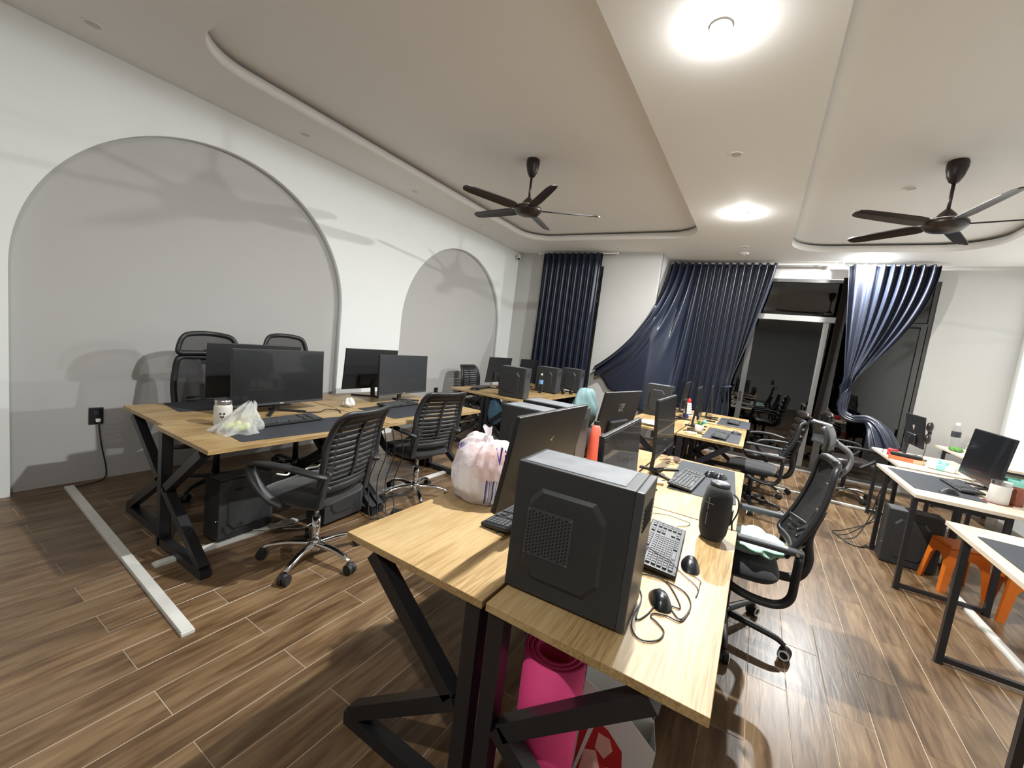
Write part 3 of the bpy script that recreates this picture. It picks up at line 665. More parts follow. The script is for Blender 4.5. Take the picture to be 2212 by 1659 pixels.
pad('mouse pad under the keyboard before the front slatted chair', [(-2.80, 1.24), (-2.44, 1.22), (-2.78, 2.15)], Z)
pad('mouse pad before the second slatted chair', [(-2.98, 2.42), (-2.52, 2.43), (-2.98, 3.10)], Z)
pad('mouse pad on the desk under the tall chair, left end', [(-3.66, 1.27), (-3.33, 1.25), (-3.66, 2.05)], Z)
pad('mouse pad on the potted plant desk', [(-.41, 4.67), (-.065, 4.67), (-.41, 5.5)], Z)
pad('folded grey mouse pad on the farthest desk by the glass', [(-.37, 5.88), (.0, 5.88), (-.37, 6.72)], .7555, mt='mousepad')
pad('mouse pad beside the white jar on the pale desk', [(1.15, 4.30), (1.55, 4.30), (1.15, 5.10)], Z)
pad('mouse pad on the nearest pale desk at right', [(1.145, 2.45), (1.50, 2.45), (1.145, 3.22)], Z)
keyboard('keyboard beside the large computer case', (-.225, 1.715, .751), radians(4), .45, .145, single=True)
keyboard('keyboard half hidden behind the speaker', (-.285, 2.80, .754), radians(-4), .44, .14, single=True)
keyboard('keyboard below the tick-logo monitor next to the bag', (-.80, 1.57, .7505), pi, .44, .13)
keyboard('keyboard under the big black monitor', (-2.77, 1.68, .754), radians(3), .44, .14)
keyboard('keyboard under the grey-screened monitor', (-2.93, 2.86, .754), radians(4), .44, .14)
keyboard('keyboard on the potted plant desk', (-.25, 4.93, .754), radians(-2), .44, .14)
keyboard('keyboard on the folded grey pad', (-.19, 6.30, .759), radians(0), .44, .14)
keyboard('keyboard on the pale desk before the cut-off monitor', (1.53, 4.72, .754), pi, .44, .14)
keyboard('keyboard on the nearest pale desk at right', (1.40, 2.86, .754), pi, .44, .14)
keyboard('keyboard lying on the desk by the small arch', (-3.46, 4.98, .7505), pi+.2, .42, .13)
mouse('mouse with tangled cable before the large case', (-.155, 1.335, .7505), radians(112), mt='gloss')
mouse('small mouse right of the nearest keyboard', (-.108, 1.645, .7505), radians(-80), mt='gloss')
mouse('mouse on the long pad, left of the pair', (-.175, 3.10, .7540), radians(60), mt='gloss'); mouse('mouse on the long pad, right of the pair', (-.115, 3.09, .7540), radians(62), mt='gloss')
mouse('mouse on the potted plant desk pad', (-.12, 5.33, .754), 0); mouse('mouse on the pale desk near the white jar', (1.36, 4.37, .754), pi); mouse('mouse on the desk by the small arch', (-3.40, 4.72, .7505), .5)
# ================================================================== CHAIRS
def star_base(t, r, mt, rim, a0, z1=.10, caster='rubber', curve=True):
    MB().lathe([(.001, .06), (.034, .06), (.040, .075), (.038, .12), (.03, .13), (.001, .13)], 18).build('hub', mt, t, smooth=False, bevel=.003)
    first = None
    for k in range(5):
        a = a0+k*2*pi/5
        if first is None:
            pth = bez([(.025, 0, .105), (r*.5, 0, .108 if curve else .10), (r*.85, 0, .092), (r, 0, .072)], 5); n = len(pth)
            leg = MB().tube(pth, [.026-.011*i/(n-1) for i in range(n)], 10, flat=(.75, 1)).build('base_leg', mt, t, smooth=True)
            for s in (-1, 1):
                MB().cyl((r+.006, s*.004, .031), (r+.006, s*.026, .031), .0305, n=18).build('caster', caster, leg)
                if rim: MB().tube([(r+.006+.023*cos(q*pi/9), s*.0265, .031+.023*sin(q*pi/9)) for q in range(19)], .005, 6).build('caster_rim', 'white_plastic', leg, smooth=True)
            MB().sph((r+.004, 0, .050), (.025, .023, .018), 10, 6).build('caster_fork', caster, leg, smooth=True)
            first = leg; leg.rotation_euler.z = a
        else:
            c = first.copy(); COL.objects.link(c); c.parent = t; c.rotation_euler.z = a
            for ch in first.children: d = ch.copy(); COL.objects.link(d); d.parent = c
def cushion(w, d, z0, z1, cx=0, waterfall=.02):
    def f(u, v):
        a = 2*pi*u; e = .42; x = math.copysign(abs(cos(a))**e, cos(a)); y = math.copysign(abs(sin(a))**e, sin(a))
        if v < .3: s = v/.3*.9; z = z0
        elif v < .7: q = (v-.3)/.4; s = .9+.1*sin(q*pi); z = z0+(z1-z0)*.9*q
        else: q = (v-.7)/.3; s = .9*(1-q); z = z0+(z1-z0)*(.9+.1*sin(q*pi/2))
        X = x*d/2*s; return (cx+X, y*w/2*s, z-waterfall*max(0, X/(d/2))**2)
    return MB().grid(f, 40, 14, True)
def slat_chair(label, loc, rz, a0=.3):
    """task chair, sitter looks along local +X"""
    t = thing('office_chair', label, 'chair', loc, rz, 'slatted office chairs with chrome bases')
    star_base(t, .29, 'chrome', False, a0)
    MB().cyl((0, 0, .12), (0, 0, .28), .026, n=18).build('column_sleeve', 'chrome', t, smooth=True); MB().cyl((0, 0, .28), (0, 0, .40), .0145, n=14).build('gas_lift', 'steel', t, smooth=True)
    MB().box((-.01, 0, .405), (.22, .16, .04)).build('tilt_mechanism', 'black_metal', t, bevel=.01)
    cushion(.49, .47, .425, .50, .03).build('seat', 'black_fabric', t, smooth=True)
    def B(s, q, off=0):   # s -1..1 across, q 0..1 up
        wdt = .205+.028*sin(pi*min(1, q*1.05))+.0*q; x = -.215-.055*sin(pi*q*.9)*.0-.13*q**1.4+.035*(1-abs(s)**2)*-1+.035
        return Vector((x+off-.02*sin(2*pi*q)*.8, s*wdt, .545+.455*q))
    loop = [B(s, .0) for s in (-.85, -.4, 0, .4, .85)]+[B(1, q) for q in (.04, .2, .4, .6, .8, .93)]+[B(s, 1) for s in (.86, .4, 0, -.4, -.86)]+[B(-1, q) for q in (.93, .8, .6, .4, .2, .04)]
    loop = bez(loop+[loop[0]], 4)
    fr = MB().tube(loop, .021, 8, False, (1.25, .7)).build('back_frame', 'chair_plastic', t, smooth=True)
    for s0, s1 in ((-1, -.72), (.72, 1), (-.05, .05)):
        MB().grid(lambda u, v: B(s0+(s1-s0)*u, .04+.92*v, .004), 4, 16).build('back_strip', 'chair_plastic', fr, smooth=True, thick=.006)
    MB().grid(lambda u, v: B(-.9+1.8*u, .875+.105*v), 10, 3).build('top_strip', 'chair_plastic', fr, smooth=True, thick=.006)
    MB().grid(lambda u, v: B(-.9+1.8*u, .03+.07*v), 10, 3).build('lumbar_strip', 'chair_plastic', fr, smooth=True, thick=.008)
    n = 11
    for k in range(n):
        q = .13+.75*k/(n-1); hgt = .0265 if k > 2 else .021
        MB().grid(lambda u, v: B(-.93+1.86*u, q+(v-.5)*hgt*2.3, .0+.012*sin(pi*u)), 12, 3).build('slat', 'chair_plastic', fr, smooth=True, thick=.005)
    for s in (-1, 1):
        pth = bez([(-.235, s*.22, .64), (-.20, s*.255, .655), (-.05, s*.285, .672), (.13, s*.29, .665), (.225, s*.288, .635), (.20, s*.285, .56), (.10, s*.275, .47), (.02, s*.24, .425)], 6)
        r = [.024+.008*sin(pi*min(1, i/(len(pth)*.55))) for i in range(len(pth))]
        MB().tube(pth, r, 10, flat=(.55, 1.25)).build('armrest', 'chair_plastic', t, smooth=True)
        br = MB().bar((-.228, s*.195, .70), (-.185, s*.20, .44), .045, .02, (1, 0, 0)).build('back_bracket', 'grey_plastic' if False else 'chair_plastic', t, bevel=.006)
        for z in (.66, .58): MB().cyl((-.235, s*.20, z), (-.25, s*.20, z-.002), .006, n=10).build('bolt', 'steel', br)
    MB().bar((-.185, 0, .44), (-.06, 0, .41), .30, .022).build('back_support', 'black_metal', t, bevel=.006)
    return t
def mesh_chair(label, loc, rz, a0=.3, head=True, hb=0, grp='ergonomic mesh chairs', rim=True, lean=.18, framed=False):
    """high-back chair with C-shaped arms and headrest, sitter looks along local +X"""
    t = thing('office_chair', label, 'chair', loc, rz, grp)
    star_base(t, .315, 'black_plastic', rim, a0, curve=False)
    MB().cyl((0, 0, .12), (0, 0, .40), .027, .022, n=16).build('gas_lift', 'black_metal', t, smooth=True)
    MB().box((-.02, 0, .395), (.26, .18, .045)).build('tilt_mechanism', 'black_metal', t, bevel=.012)
    cushion(.49, .48, .42, .495, .02).build('seat', 'black_fabric', t, smooth=True)
    for s in (-1, 1):
        pth = bez([(.06, s*.15, .395), (.0, s*.26, .385), (-.10, s*.275, .365), (-.20, s*.275, .37), (-.252, s*.275, .42), (-.258, s*.275, .52), (-.258, s*.275, .64)], 6)
        MB().tube(pth, .024, 10, flat=(.75, 1.1)).build('arm_frame', 'black_plastic', t, smooth=True)
        MB().bar((-.275, s*.275, .655), (.13, s*.275, .655), .05, .028).build('arm_pad', 'case_bezel', t, bevel=.009)
        MB().cyl((-.245, s*.303, .655), (-.245, s*.307, .655), .008, n=10).build('arm_bolt', 'steel', t)
    zt = 1.06+hb
    def B(s, q):
        return Vector((-.255-lean*q-.03*sin(pi*q)+.045*s*s*(1-.3*q), s*(.215+.02*sin(pi*q)-.02*q), .60+(zt-.60)*q))
    loop = [B(s, 0) for s in (-.8, -.3, .3, .8)]+[B(1, q) for q in (.05, .25, .5, .75, .95)]+[B(s, 1) for s in (.8, .3, -.3, -.8)]+[B(-1, q) for q in (.95, .75, .5, .25, .05)]
    fr = MB().tube(bez(loop+[loop[0]], 4), .017, 8, False, (1.3, .8)).build('back_frame', 'black_plastic', t, smooth=True)
    MB().grid(lambda u, v: B(-1+2*u, v), 14, 14).build('mesh_panel', 'mesh_grey' if framed else 'mesh_cloth', fr, smooth=True)
    lb = MB().tube(bez([(-.15, 0, .41), (-.30, 0, .42), (-.345, 0, .52), (-.325, 0, .66), (-.36, 0, .82)], 6), .026, 10, flat=(1, .7)).build('back_spine', 'black_plastic', t, smooth=True)
    for k in range(4): MB().tube(bez([(-.25, -.14, .62+.035*k), (-.315, 0, .615+.035*k), (-.25, .14, .62+.035*k)], 6), .009, 6).build('lumbar_rib', 'black_plastic', lb, smooth=True)
    if head and framed:
        hx = -.255-lean; h0 = zt+.035
        def HF(s, q): return Vector((hx+.03+.05*s*s-.02*q, s*(.215-.045*q**2), h0+.165*q-.02*s*s*q))
        lp = [HF(s, 0) for s in (-.9, -.3, .3, .9)]+[HF(1, q) for q in (.1, .5, .85)]+[HF(s, 1) for s in (.85, .3, -.3, -.85)]+[HF(-1, q) for q in (.85, .5, .1)]
        h = MB().tube(bez(lp+[lp[0]], 4), .019, 8, False, (1.1, .8)).build('headrest', 'black_plastic', t, smooth=True)
        MB().grid(lambda u, v: HF(-1+2*u, v), 12, 6).build('headrest_mesh', 'mesh_grey', h, smooth=True)
        MB().tube(bez([(hx-.02, 0, zt-.06), (hx-.05, 0, zt+.0), (hx+.02, 0, h0+.02)], 5), .016, 8, flat=(1, 1.6)).build('headrest_bracket', 'black_plastic', t, smooth=True)
    elif head:
        hx = -.255-lean; hz = zt+.13
        def HR(u, v):
            s = -1+2*u; a = (v-.5)*1.5
            return Vector((hx+.035+.055*abs(s)**1.8-.055*cos(a)+.02*(v-.5)+.05, s*.165*(1-.10*(2*v-1)**2), hz+.085*sin(a)))
        h = MB().grid(HR, 22, 10).build('headrest', 'case_bezel', t, smooth=True, thick=.022)
        MB().tube(bez([(hx-.02, 0, zt-.07), (hx-.055, 0, zt-.01), (hx-.05, 0, zt+.06), (hx+.02, 0, hz-.02)], 5), .013, 8, flat=(1, 1.6)).build('headrest_bracket', 'grey_plastic', t, smooth=True)
    return t
slat_chair('front slatted office chair with curved arms near the open floor', (-2.215, 1.56, 0), pi+radians(14), radians(30))
slat_chair('second slatted office chair, beside the grey screen', (-2.50, 2.73, 0), pi-radians(9), radians(10))
slat_chair('slatted chair against the wall by the small arch', (-3.84, 5.55, 0), 0, .2)
mesh_chair('mesh chair with grey headrest beside the speaker', (.03, 2.66, 0), pi+radians(3), radians(165), hb=.02, lean=.12)
mesh_chair('dark mesh chair behind the potted plant desk', (.10, 5.25, 0), pi-radians(4), .5, head=False, hb=-.04, lean=.12)
mesh_chair('tall mesh chair in the large arch, left of the pair', (-3.73, 1.66, 0), radians(-4), .3, hb=-.0, rim=False, lean=.06, framed=True)
mesh_chair('tall mesh chair in the large arch, right of the pair', (-3.72, 2.34, 0), radians(3), .6, hb=.03, rim=False, lean=.06, framed=True)
def exec_chair(label, loc, rz, a0):
    t = thing('office_chair', label, 'chair', loc, rz, 'padded chairs with chrome bases'); star_base(t, .30, 'chrome', False, a0)
    MB().cyl((0, 0, .12), (0, 0, .42), .024, n=14).build('gas_lift', 'black_metal', t, smooth=True); cushion(.52, .50, .42, .53, .02).build('seat', 'black_leather', t, smooth=True)
    for k in range(6):
        z = .60+.085*k; MB().sph((-.24-.012*k, 0, z), (.05+.006*sin(k), .235-.006*k, .052), 18, 10).build('back_roll', 'black_leather', t, smooth=True)
    MB().bar((-.22, 0, .44), (-.33, 0, 1.03), .38, .03, (1, 0, 0)).build('back_shell', 'black_plastic', t, bevel=.01)
    for s in (-1, 1): MB().tube(bez([(-.24, s*.24, .66), (-.05, s*.29, .69), (.17, s*.29, .67), (.19, s*.28, .58), (.04, s*.25, .44)], 6), .022, 8, flat=(.8, 1.3)).build('armrest', 'black_plastic', t, smooth=True)
    return t
exec_chair('padded leather chair with chrome feet before the glass door', (.24, 6.12, 0), pi+radians(12), .75)
exec_chair('dark padded chair with chrome feet near the twisted curtain', (1.15, 6.85, 0), radians(8), .2)
# ================================================================== THINGS ON AND UNDER THE NEAREST DESKS
# tied white carrier bag
BC = Vector((-1.035, 1.60, .7508))
def bagsurf(u, v, off=0):
    a = 2*pi*u
    prof = [(0, .098), (.06, .135), (.22, .158), (.45, .162), (.62, .155), (.76, .130), (.87, .080), (.93, .026), (1, .018)]
    for i in range(len(prof)-1):
        if prof[i][0] <= v <= prof[i+1][0]:
            q = (v-prof[i][0])/(prof[i+1][0]-prof[i][0]); r = prof[i][1]+(prof[i+1][1]-prof[i][1])*q; break
    r *= 1+.035*sin(3*a+1)+.03*sin(5*a+2.2+3*v)*(1-abs(v-.5))+.10*sst(.5, .92, v)*sin(13*a+2*sin(4*v))+.02*sin(21*a+5*v)+.02*sin(17*v+2*a)
    lump = .022*sst(.6, .8, v)*(1-sst(.86, .93, v))*(1+cos(2*a+.6))
    z = .30*v+lump+.004*sin(9*a)*(v > .02)
    return BC+Vector(((r+off)*cos(a)*1.02, (r+off)*sin(a)*.86, z))
bg = thing('carrier_bag', 'tied white plastic carrier bag with blue print on the nearest desk', 'bag', BC)
def inbag(m): m.v = [p-BC for p in m.v]; return m
inbag(MB().grid(bagsurf, 120, 60, True)).build('film', 'bag_film', bg, smooth=True)
m = MB(); m.sph(BC+Vector((0, 0, .292)), (.022, .018, .016), 12, 8)
m.grid(lambda u, v: BC+Vector((.012*cos(2*pi*u)*(1+1.1*v)-.012*v, .008*sin(2*pi*u)*(1+.6*v), .30+.045*v+.006*sin(6*pi*u)*v)), 20, 6, True)
inbag(m).build('knot', 'bag_film', bg, smooth=True)
m = MB(); m.sph(BC+Vector((.035, -.015, .17)), (.095, .085, .09), 16, 10); m.sph(BC+Vector((-.05, .02, .21)), (.06, .06, .05), 14, 8); inbag(m).build('pink_contents', 'skin_print', bg, smooth=True); M['skin_print'].node_tree.nodes['Principled BSDF'].inputs['Base Color'].default_value = (.62, .34, .44, 1)
m = MB(); m.sph(BC+Vector((-.04, -.02, .08)), (.09, .085, .075), 16, 10); m.box(BC+Vector((.05, .0, .06)), (.09, .1, .1)); inbag(m).build('pale_contents', 'paper_white', bg, smooth=False)
def onbag(vs, fs, u0, v0, name, mt, s=1.0, rot=0):
    m = MB(); out = []
    for v in vs:
        x, y = v.x*cos(rot)-v.y*sin(rot), v.x*sin(rot)+v.y*cos(rot)
        out.append(bagsurf((u0+x*s/(2*pi*.15)) % 1, max(.01, min(.9, v0+y*s/.30)), .0035))
    m.add(out, fs); inbag(m).build(name, mt, bg)
ucam = .75
vs, fs = textmesh('Vin', .062); onbag(vs, fs, .925, .70, 'lettering', 'blue_print', 1, -.15)
bars = []; bf = []
for i, wd_ in enumerate((.010, .003, .004, .003, .010, .002, .003, .002, .003, .004)):
    x = i*.0078; n0 = len(bars)
    for k in range(9): bars += [Vector((x, -.05+.115*k/8, 0)), Vector((x+wd_*.62, -.05+.115*k/8, 0))]
    bf += [(n0+2*k, n0+2*k+1, n0+2*k+3, n0+2*k+2) for k in range(8)]
onbag(bars, bf, .84, .24, 'blue_stripes', 'blue_print')
bars = []; bf = []
for i in range(11):
    x = i*.008; n0 = len(bars); hh = .004+.004*((i*7) % 3); bars += [Vector((x, -hh, 0)), Vector((x+.005, -hh, 0)), Vector((x+.004, hh, 0)), Vector((x-.001, hh, 0))]; bf.append((n0, n0+1, n0+2, n0+3))
onbag(bars, bf, .545, .70, 'small_print', 'blue_print', 1, .35)
# speaker
sp = thing('speaker', 'black cylindrical speaker with wrist strap on the desk edge', 'speaker', (-.070, 2.0, .7505), radians(-8))
sp.scale = (1.11, 1.11, 1.11)
MB().lathe([(.001, 0), (.030, 0), (.041, .007), (.050, .030), (.054, .07), (.055, .12), (.053, .17), (.047, .200), (.038, .214), (.001, .214)], 40).build('body', 'black_fabric', sp, smooth=True)
MB().lathe([(.001, .212), (.034, .212), (.036, .218), (.035, .226), (.031, .230), (.026, .228), (.001, .226)], 36).build('cap', 'case_bezel', sp, smooth=True)
def cylpt(a, z, r=.0552): return (r*cos(a), r*sin(a), z)
m = MB(); A = -pi/2-.35
def patch(a0, a1, z0, z1):
    n = 5; m.add([cylpt(a0+(a1-a0)*i/n, z, .0560) for i in range(n+1) for z in (z0, z1)], [(2*i, 2*i+2, 2*i+3, 2*i+1) for i in range(n)])
patch(A-.035, A+.035, .125, .175); patch(A-.33, A+.33, .150, .1535); patch(A-.03, A+.03, .065, .115)
m.build('emblem', 'grey_plastic', sp)
M['grey_plastic'].node_tree.nodes['Principled BSDF'].inputs['Base Color'].default_value = (.22, .22, .235, 1)
MB().tube(bez([(.050, .012, .195), (.070, .012, .175), (.074, .01, .13), (.062, .008, .085), (.066, .006, .055)], 6), .0065, 8, flat=(.45, 1.5)).build('wrist_strap', 'black_fabric', sp, smooth=True)
MB().box((.052, .015, .10), (.012, .03, .06)).build('port_cover', 'black_plastic', sp, bevel=.004)
def cable(label, pts, r=.0022, mt='cable_black', n=7, grp=None):
    return tag(MB().tube(bez(pts, n), r, 6).build('cable', mt, smooth=True), label, 'cable', grp)
def dk(*pp, z=.7535): return [px(x, y, z) for x, y in pp]
cable('tangled mouse cable looping on the desk before the case', dk((1448, 1308), (1470, 1312), (1450, 1270), (1428, 1250), (1385, 1240), (1378, 1262), (1386, 1290), (1375, 1330), (1380, 1338), (1400, 1325), (1420, 1305), (1445, 1312), (1470, 1338), (1492, 1310), (1480, 1280), (1440, 1255)))
cable('cable loop lying nearest the front desk edge', dk((1385, 1300), (1368, 1330), (1366, 1360), (1385, 1382), (1420, 1383), (1434, 1365), (1420, 1345), (1406, 1332), (1412, 1325), (1440, 1330), (1470, 1342), (1490, 1320)))
cable('thin mouse cord with a twist right of the keyboard', dk((1462, 1228), (1480, 1245), (1500, 1262), (1508, 1275), (1503, 1290), (1508, 1280), (1512, 1262), (1513, 1255), (1492, 1240)), .0015)
cable('thin cord curling above the nearest keyboard', dk((1405, 1108), (1440, 1112), (1470, 1122), (1490, 1130), (1484, 1136), (1463, 1137)), .0015)
cable('keyboard cord crossing over the keys beside the case', [px(x, y, .785) for x, y in ((1398, 1180), (1420, 1196), (1445, 1210), (1462, 1228))], .0018)
# sunglasses case, pens and tangle behind the long pad
def blob(name, label, cat, c, r, mt, k=.25, seed=0, group=None, f=3, parts=None, n=(36, 22)):
    rg = random.Random(seed); ph = [rg.uniform(0, 6) for _ in range(6)]
    def fn(u, v):
        a = 2*pi*u; b = pi*(v-.5); d = 1+k*(.4*sin(f*a+ph[0])*cos(b)+.35*sin((f+2)*a+3*b+ph[1])*cos(b)+.3*sin(5*b+ph[2])+.18*sin((f*2+3)*a+ph[3]+6*b)*cos(b))
        z = sin(b)*r[2]*d; return (cos(a)*cos(b)*r[0]*d, sin(a)*cos(b)*r[1]*d, max(z, -r[2]*.78)+r[2]*.78)
    o = MB().grid(fn, n[0], n[1], True).build(name, mt, None, smooth=True); o.location = c; return tag(o, label, cat, group)
sg = thing('sunglasses', 'brown sunglasses lying at the far end of the desk', 'glasses', (-.43, 3.30, .7505), .2)
for s in (-1, 1):
    MB().tube([(.028*cos(k*pi/8)*.9, s*.033+.028*sin(k*pi/8), .022+.0*k) for k in range(17)], .0025, 6).build('rim', 'cup_brown', sg, smooth=True); MB().lathe([(.001, .0215), (.025, .0215), (.025, .0225), (.001, .0225)], 18, (0, s*.033, 0)).build('lens', 'screen_grey', sg)
    MB().tube(bez([(0, s*.06, .022), (-.06, s*.062, .018), (-.12, s*.055, .003)], 5), .002, 6).build('temple', 'cup_brown', sg, smooth=True)
MB().cyl((0, -.008, .022), (0, .008, .022), .002, n=6).build('bridge', 'cup_brown', sg)
br = thing('bracelet', 'pale hair band at the far end of the desk', 'hair band', (-.36, 3.16, .7505)); MB().tube([(.03*cos(k*pi/10), .035*sin(k*pi/10), .004) for k in range(21)], .0035, 6).build('band', 'cardboard', br, smooth=True)
br.location = (-.46, 3.20, .7505)
pk = thing('red_packet', 'small red and white snack packet behind the large case', 'packet', (-.47, 2.42, .7505), .4); MB().box((0, 0, .008), (.09, .06, .014)).build('wrapper', 'paper_white', pk, bevel=.004); MB().box((.01, 0, .0155), (.04, .05, .002)).build('print', 'red_print', pk)
wl_ = tag(MB().box((0, 0, .009), (.06, .10, .016)).build('wallet', 'cardboard', None, bevel=.005), 'tan card wallet behind the large case', 'wallet'); wl_.location = (-.435, 2.62, .7505); wl_.rotation_euler.z = .5
pn = thing('hair_clip', 'dark toothed hair clip on the desk beside the pad', 'hair clip', (-.47, 2.92, .7505), 1.3)
MB().bar((-.07, 0, .008), (.07, 0, .008), .014, .012).build('spine', 'black_plastic', pn, bevel=.003)
for k in range(8): MB().bar((-.05+.013*k, 0, .008), (-.05+.013*k, .022, .006), .004, .004).build('tooth', 'black_plastic', pn)
pen = thing('pen', 'black pen lying left of the long pad', 'pen', (-.43, 2.50, .7505), 2.1); MB().cyl((-.06, 0, .006), (.05, 0, .006), .0052, n=10).build('barrel', 'black_plastic', pn if False else pen, smooth=True); MB().cyl((.05, 0, .006), (.065, 0, .006), .005, .001, n=10).build('tip', 'steel', pen)
cable('cable coil behind the long mouse pad', [(-.50, 2.75, .754), (-.47, 2.72, .754), (-.42, 2.78, .754), (-.44, 2.84, .754), (-.49, 2.80, .754), (-.46, 2.66, .754), (-.40, 2.70, .754)])
# cloths and bags around the middle desks
cu_ = blob('cushion', 'pale teal pillow standing behind the computer cases', 'cushion', (-1.03, 2.80, .975), (.085, .13, .145), 'teal_cloth', .16, 3, n=(60, 36))
bk = blob('backpack', 'black backpack under the teal pillow', 'backpack', (-1.03, 2.82, .752), (.11, .14, .135), 'black_fabric', .1, 12)
blob('pouch', 'magenta pouch beside the teal pillow', 'pouch', (-1.10, 2.62, .752), (.06, .07, .15), 'magenta', .15, 5)
tn = thing('tape_roll', 'flat cream biscuit pack beside the magenta pouch', 'packet', (-1.13, 2.50, .752)); MB().box((0, 0, .17), (.10, .06, .30)).build('carton', 'cardboard', tn, bevel=.004)
tn.name = 'biscuit_carton'
bo = thing('water_bottle', 'coral red flask beside the case vents', 'bottle', (-.855, 2.60, .7505)); MB().lathe([(.001, 0), (.036, 0), (.038, .01), (.037, .2), (.028, .26), (.016, .28), (.001, .282)], 20).build('body', 'coral', bo, smooth=True); MB().lathe([(.001, .275), (.019, .275), (.019, .30), (.001, .30)], 14).build('cap', 'black_plastic', bo)
hp = thing('headphones', 'black headphones hanging by the teal pillow', 'headphones', (-.85, 2.72, .7505), .5)
MB().tube(bez([(0, -.08, .06), (0, -.085, .14), (0, 0, .20), (0, .085, .14), (0, .08, .06)], 6), .012, 8, flat=(1.5, .6)).build('headband', 'black_plastic', hp, smooth=True)
for s in (-1, 1): MB().sph((0, s*.075, .052), (.045, .022, .052), 14, 8).build('ear_cup', 'black_leather', hp, smooth=True)
# yoga mats and paper bag under the desk
def roll(label, loc, R0, h, mt, turns=3, th=.012):
    def f(u, v): a = 2*pi*turns*u; r = R0-th*1.25*turns*(1-u); return (r*cos(a), r*sin(a), v*h)
    o = MB().grid(f, 40*turns, 2).build('yoga_mat', mt, None, smooth=True, thick=th*.93); o.location = loc; return tag(o, label, 'yoga mat')
roll('bright pink rolled yoga mat standing under the nearest desk', (-.403, 1.14, .001), .096, .585, 'pink_foam')
roll('dark purple rolled yoga mat beside the pink one', (-.497, 1.285, .001), .07, .62, 'purple_foam', 2)
pb = thing('paper_bag', 'white paper bag with red fruit print behind the pink mat', 'bag', (-.25, 1.43, .001), radians(14))
F_ = [(-.13, 0), (.13, 0), (.14, .19), (.03, .29), (-.12, .37)]
m = MB(); n = len(F_); m.add([(x, -.06, z) for x, z in F_]+[(x, .06, z*1.02) for x, z in F_], [tuple(range(n)), tuple(range(n, 2*n)), (0, 1, n+1, n), (1, 2, n+2, n+1), (0, n, 2*n-1, n-1)]); m.build('sheet', 'paper_white', pb, thick=.002)
def decal(name, poly, mt, y): MB().add([(x, y, z) for x, z in poly], [tuple(range(len(poly)))]).build(name, mt, pb)
decal('red_panel', [(-.12, .0), (.0, .0), (.045, .07), (.035, .15), (-.02, .21), (-.07, .235), (-.115, .2)], 'red_print', -.0615)
decal('fruit_print', [(-.10, .01), (-.05, .005), (-.03, .06), (-.05, .12), (-.09, .11)], 'fruit_pink', -.0622); decal('fruit_print', [(-.055, .13), (-.02, .10), (.005, .14), (-.01, .18), (-.05, .19)], 'fruit_pink', -.0622); decal('fruit_print', [(-.02, .01), (.015, .03), (.02, .08), (-.012, .07)], 'fruit_pink', -.0622)
decal('white_stripe', [(-.125, .0), (-.115, .0), (-.06, .24), (-.075, .25)], 'paper_white', -.0630)
bx = thing('blue_bag', 'dark blue bag on the floor beyond the pink mat', 'bag', (-.12, 2.02, .001)); MB().box((0, 0, .10), (.22, .18, .20)).build('body', 'blue_print', bx, bevel=.03)
# cushion and cloth on the mesh chair by the speaker
cs = blob('seat_cushion', 'round white cushion on the mesh chair seat', 'cushion', (.09, 2.72, .497), (.17, .17, .05), 'pale_cloth', .08, 8)
blob('garment', 'crumpled sage green garment on the white cushion', 'garment', (.14, 2.62, .545), (.13, .17, .035), 'sage_cloth', .35, 11, n=(60, 30))
ep = thing('earphone_coil', 'small black earphone loop on the green garment', 'earphones', (.13, 2.54, .60)); MB().tube([(.018*cos(k*pi/8), .018*sin(k*pi/8), .004) for k in range(17)], .002, 6).build('wire', 'cable_black', ep, smooth=True); MB().sph((-.02, .004, .006), .008, 8, 6).build('bud', 'black_plastic', ep)
# ================================================================== LEFT DESKS
jr = thing('jar', 'white frosted jar with panda face on the left desk', 'jar', (-2.895, 1.315, .7505))
MB().lathe([(.001, 0), (.046, 0), (.051, .008), (.051, .120), (.046, .133), (.042, .137), (.001, .137)], 32).build('body', 'frosted_white', jr, smooth=True)
MB().lathe([(.001, .137), (.046, .137), (.048, .142), (.048, .160), (.046, .164), (.001, .164)], 32).build('lid', 'steel', jr)
for a, z, r in ((-.62, .062, .006), (-.38, .062, .006), (-.5, .050, .003), (-.70, .082, .006), (-.30, .082, .006)):
    c = Vector((.0515*cos(a), .0515*sin(a), z)); MB().sph(c, (r, r, r), 8, 6).build('print_dot', 'black_plastic', jr)
bl = thing('produce_bag', 'clear plastic bag of limes beside the panda jar', 'bag', (-2.70, 1.345, .7545))
def lb(u, v):
    a = 2*pi*u; r = (.085*(1-v)**.8+.012)*(1+.18*sin(5*a+7*v)+.12*sin(9*a+2)); return (r*cos(a)*1.25-.02*v, r*sin(a)*1.3+.09*v-.04, .165*v*(1-.1*sin(3*a))+.0)
MB().grid(lb, 60, 18, True).build('film', 'clear_film', bl, smooth=True)
for k, (x, y) in enumerate(((-.01, -.07), (.04, -.045), (.02, .0), (-.04, -.02))): MB().sph((x, y, .028), (.03, .03, .027), 12, 8).build('lime', 'lime', bl, smooth=True)
tb = blob('tissue_bag', 'small crumpled white packet between the left monitors', 'packet', (-3.06, 2.40, .752), (.04, .05, .045), 'paper_white', .3, 4)
cable('black cable curling behind the big black monitor', [(-3.0, 1.95, .755), (-2.97, 2.05, .755), (-3.02, 2.15, .76), (-2.96, 2.22, .755), (-2.88, 2.18, .755)], .004)
cable('white cable on the desk between the slatted chairs', [(-2.62, 2.20, .754), (-2.60, 2.30, .754), (-2.66, 2.36, .754), (-2.60, 2.42, .754)], .003, 'cable_white')
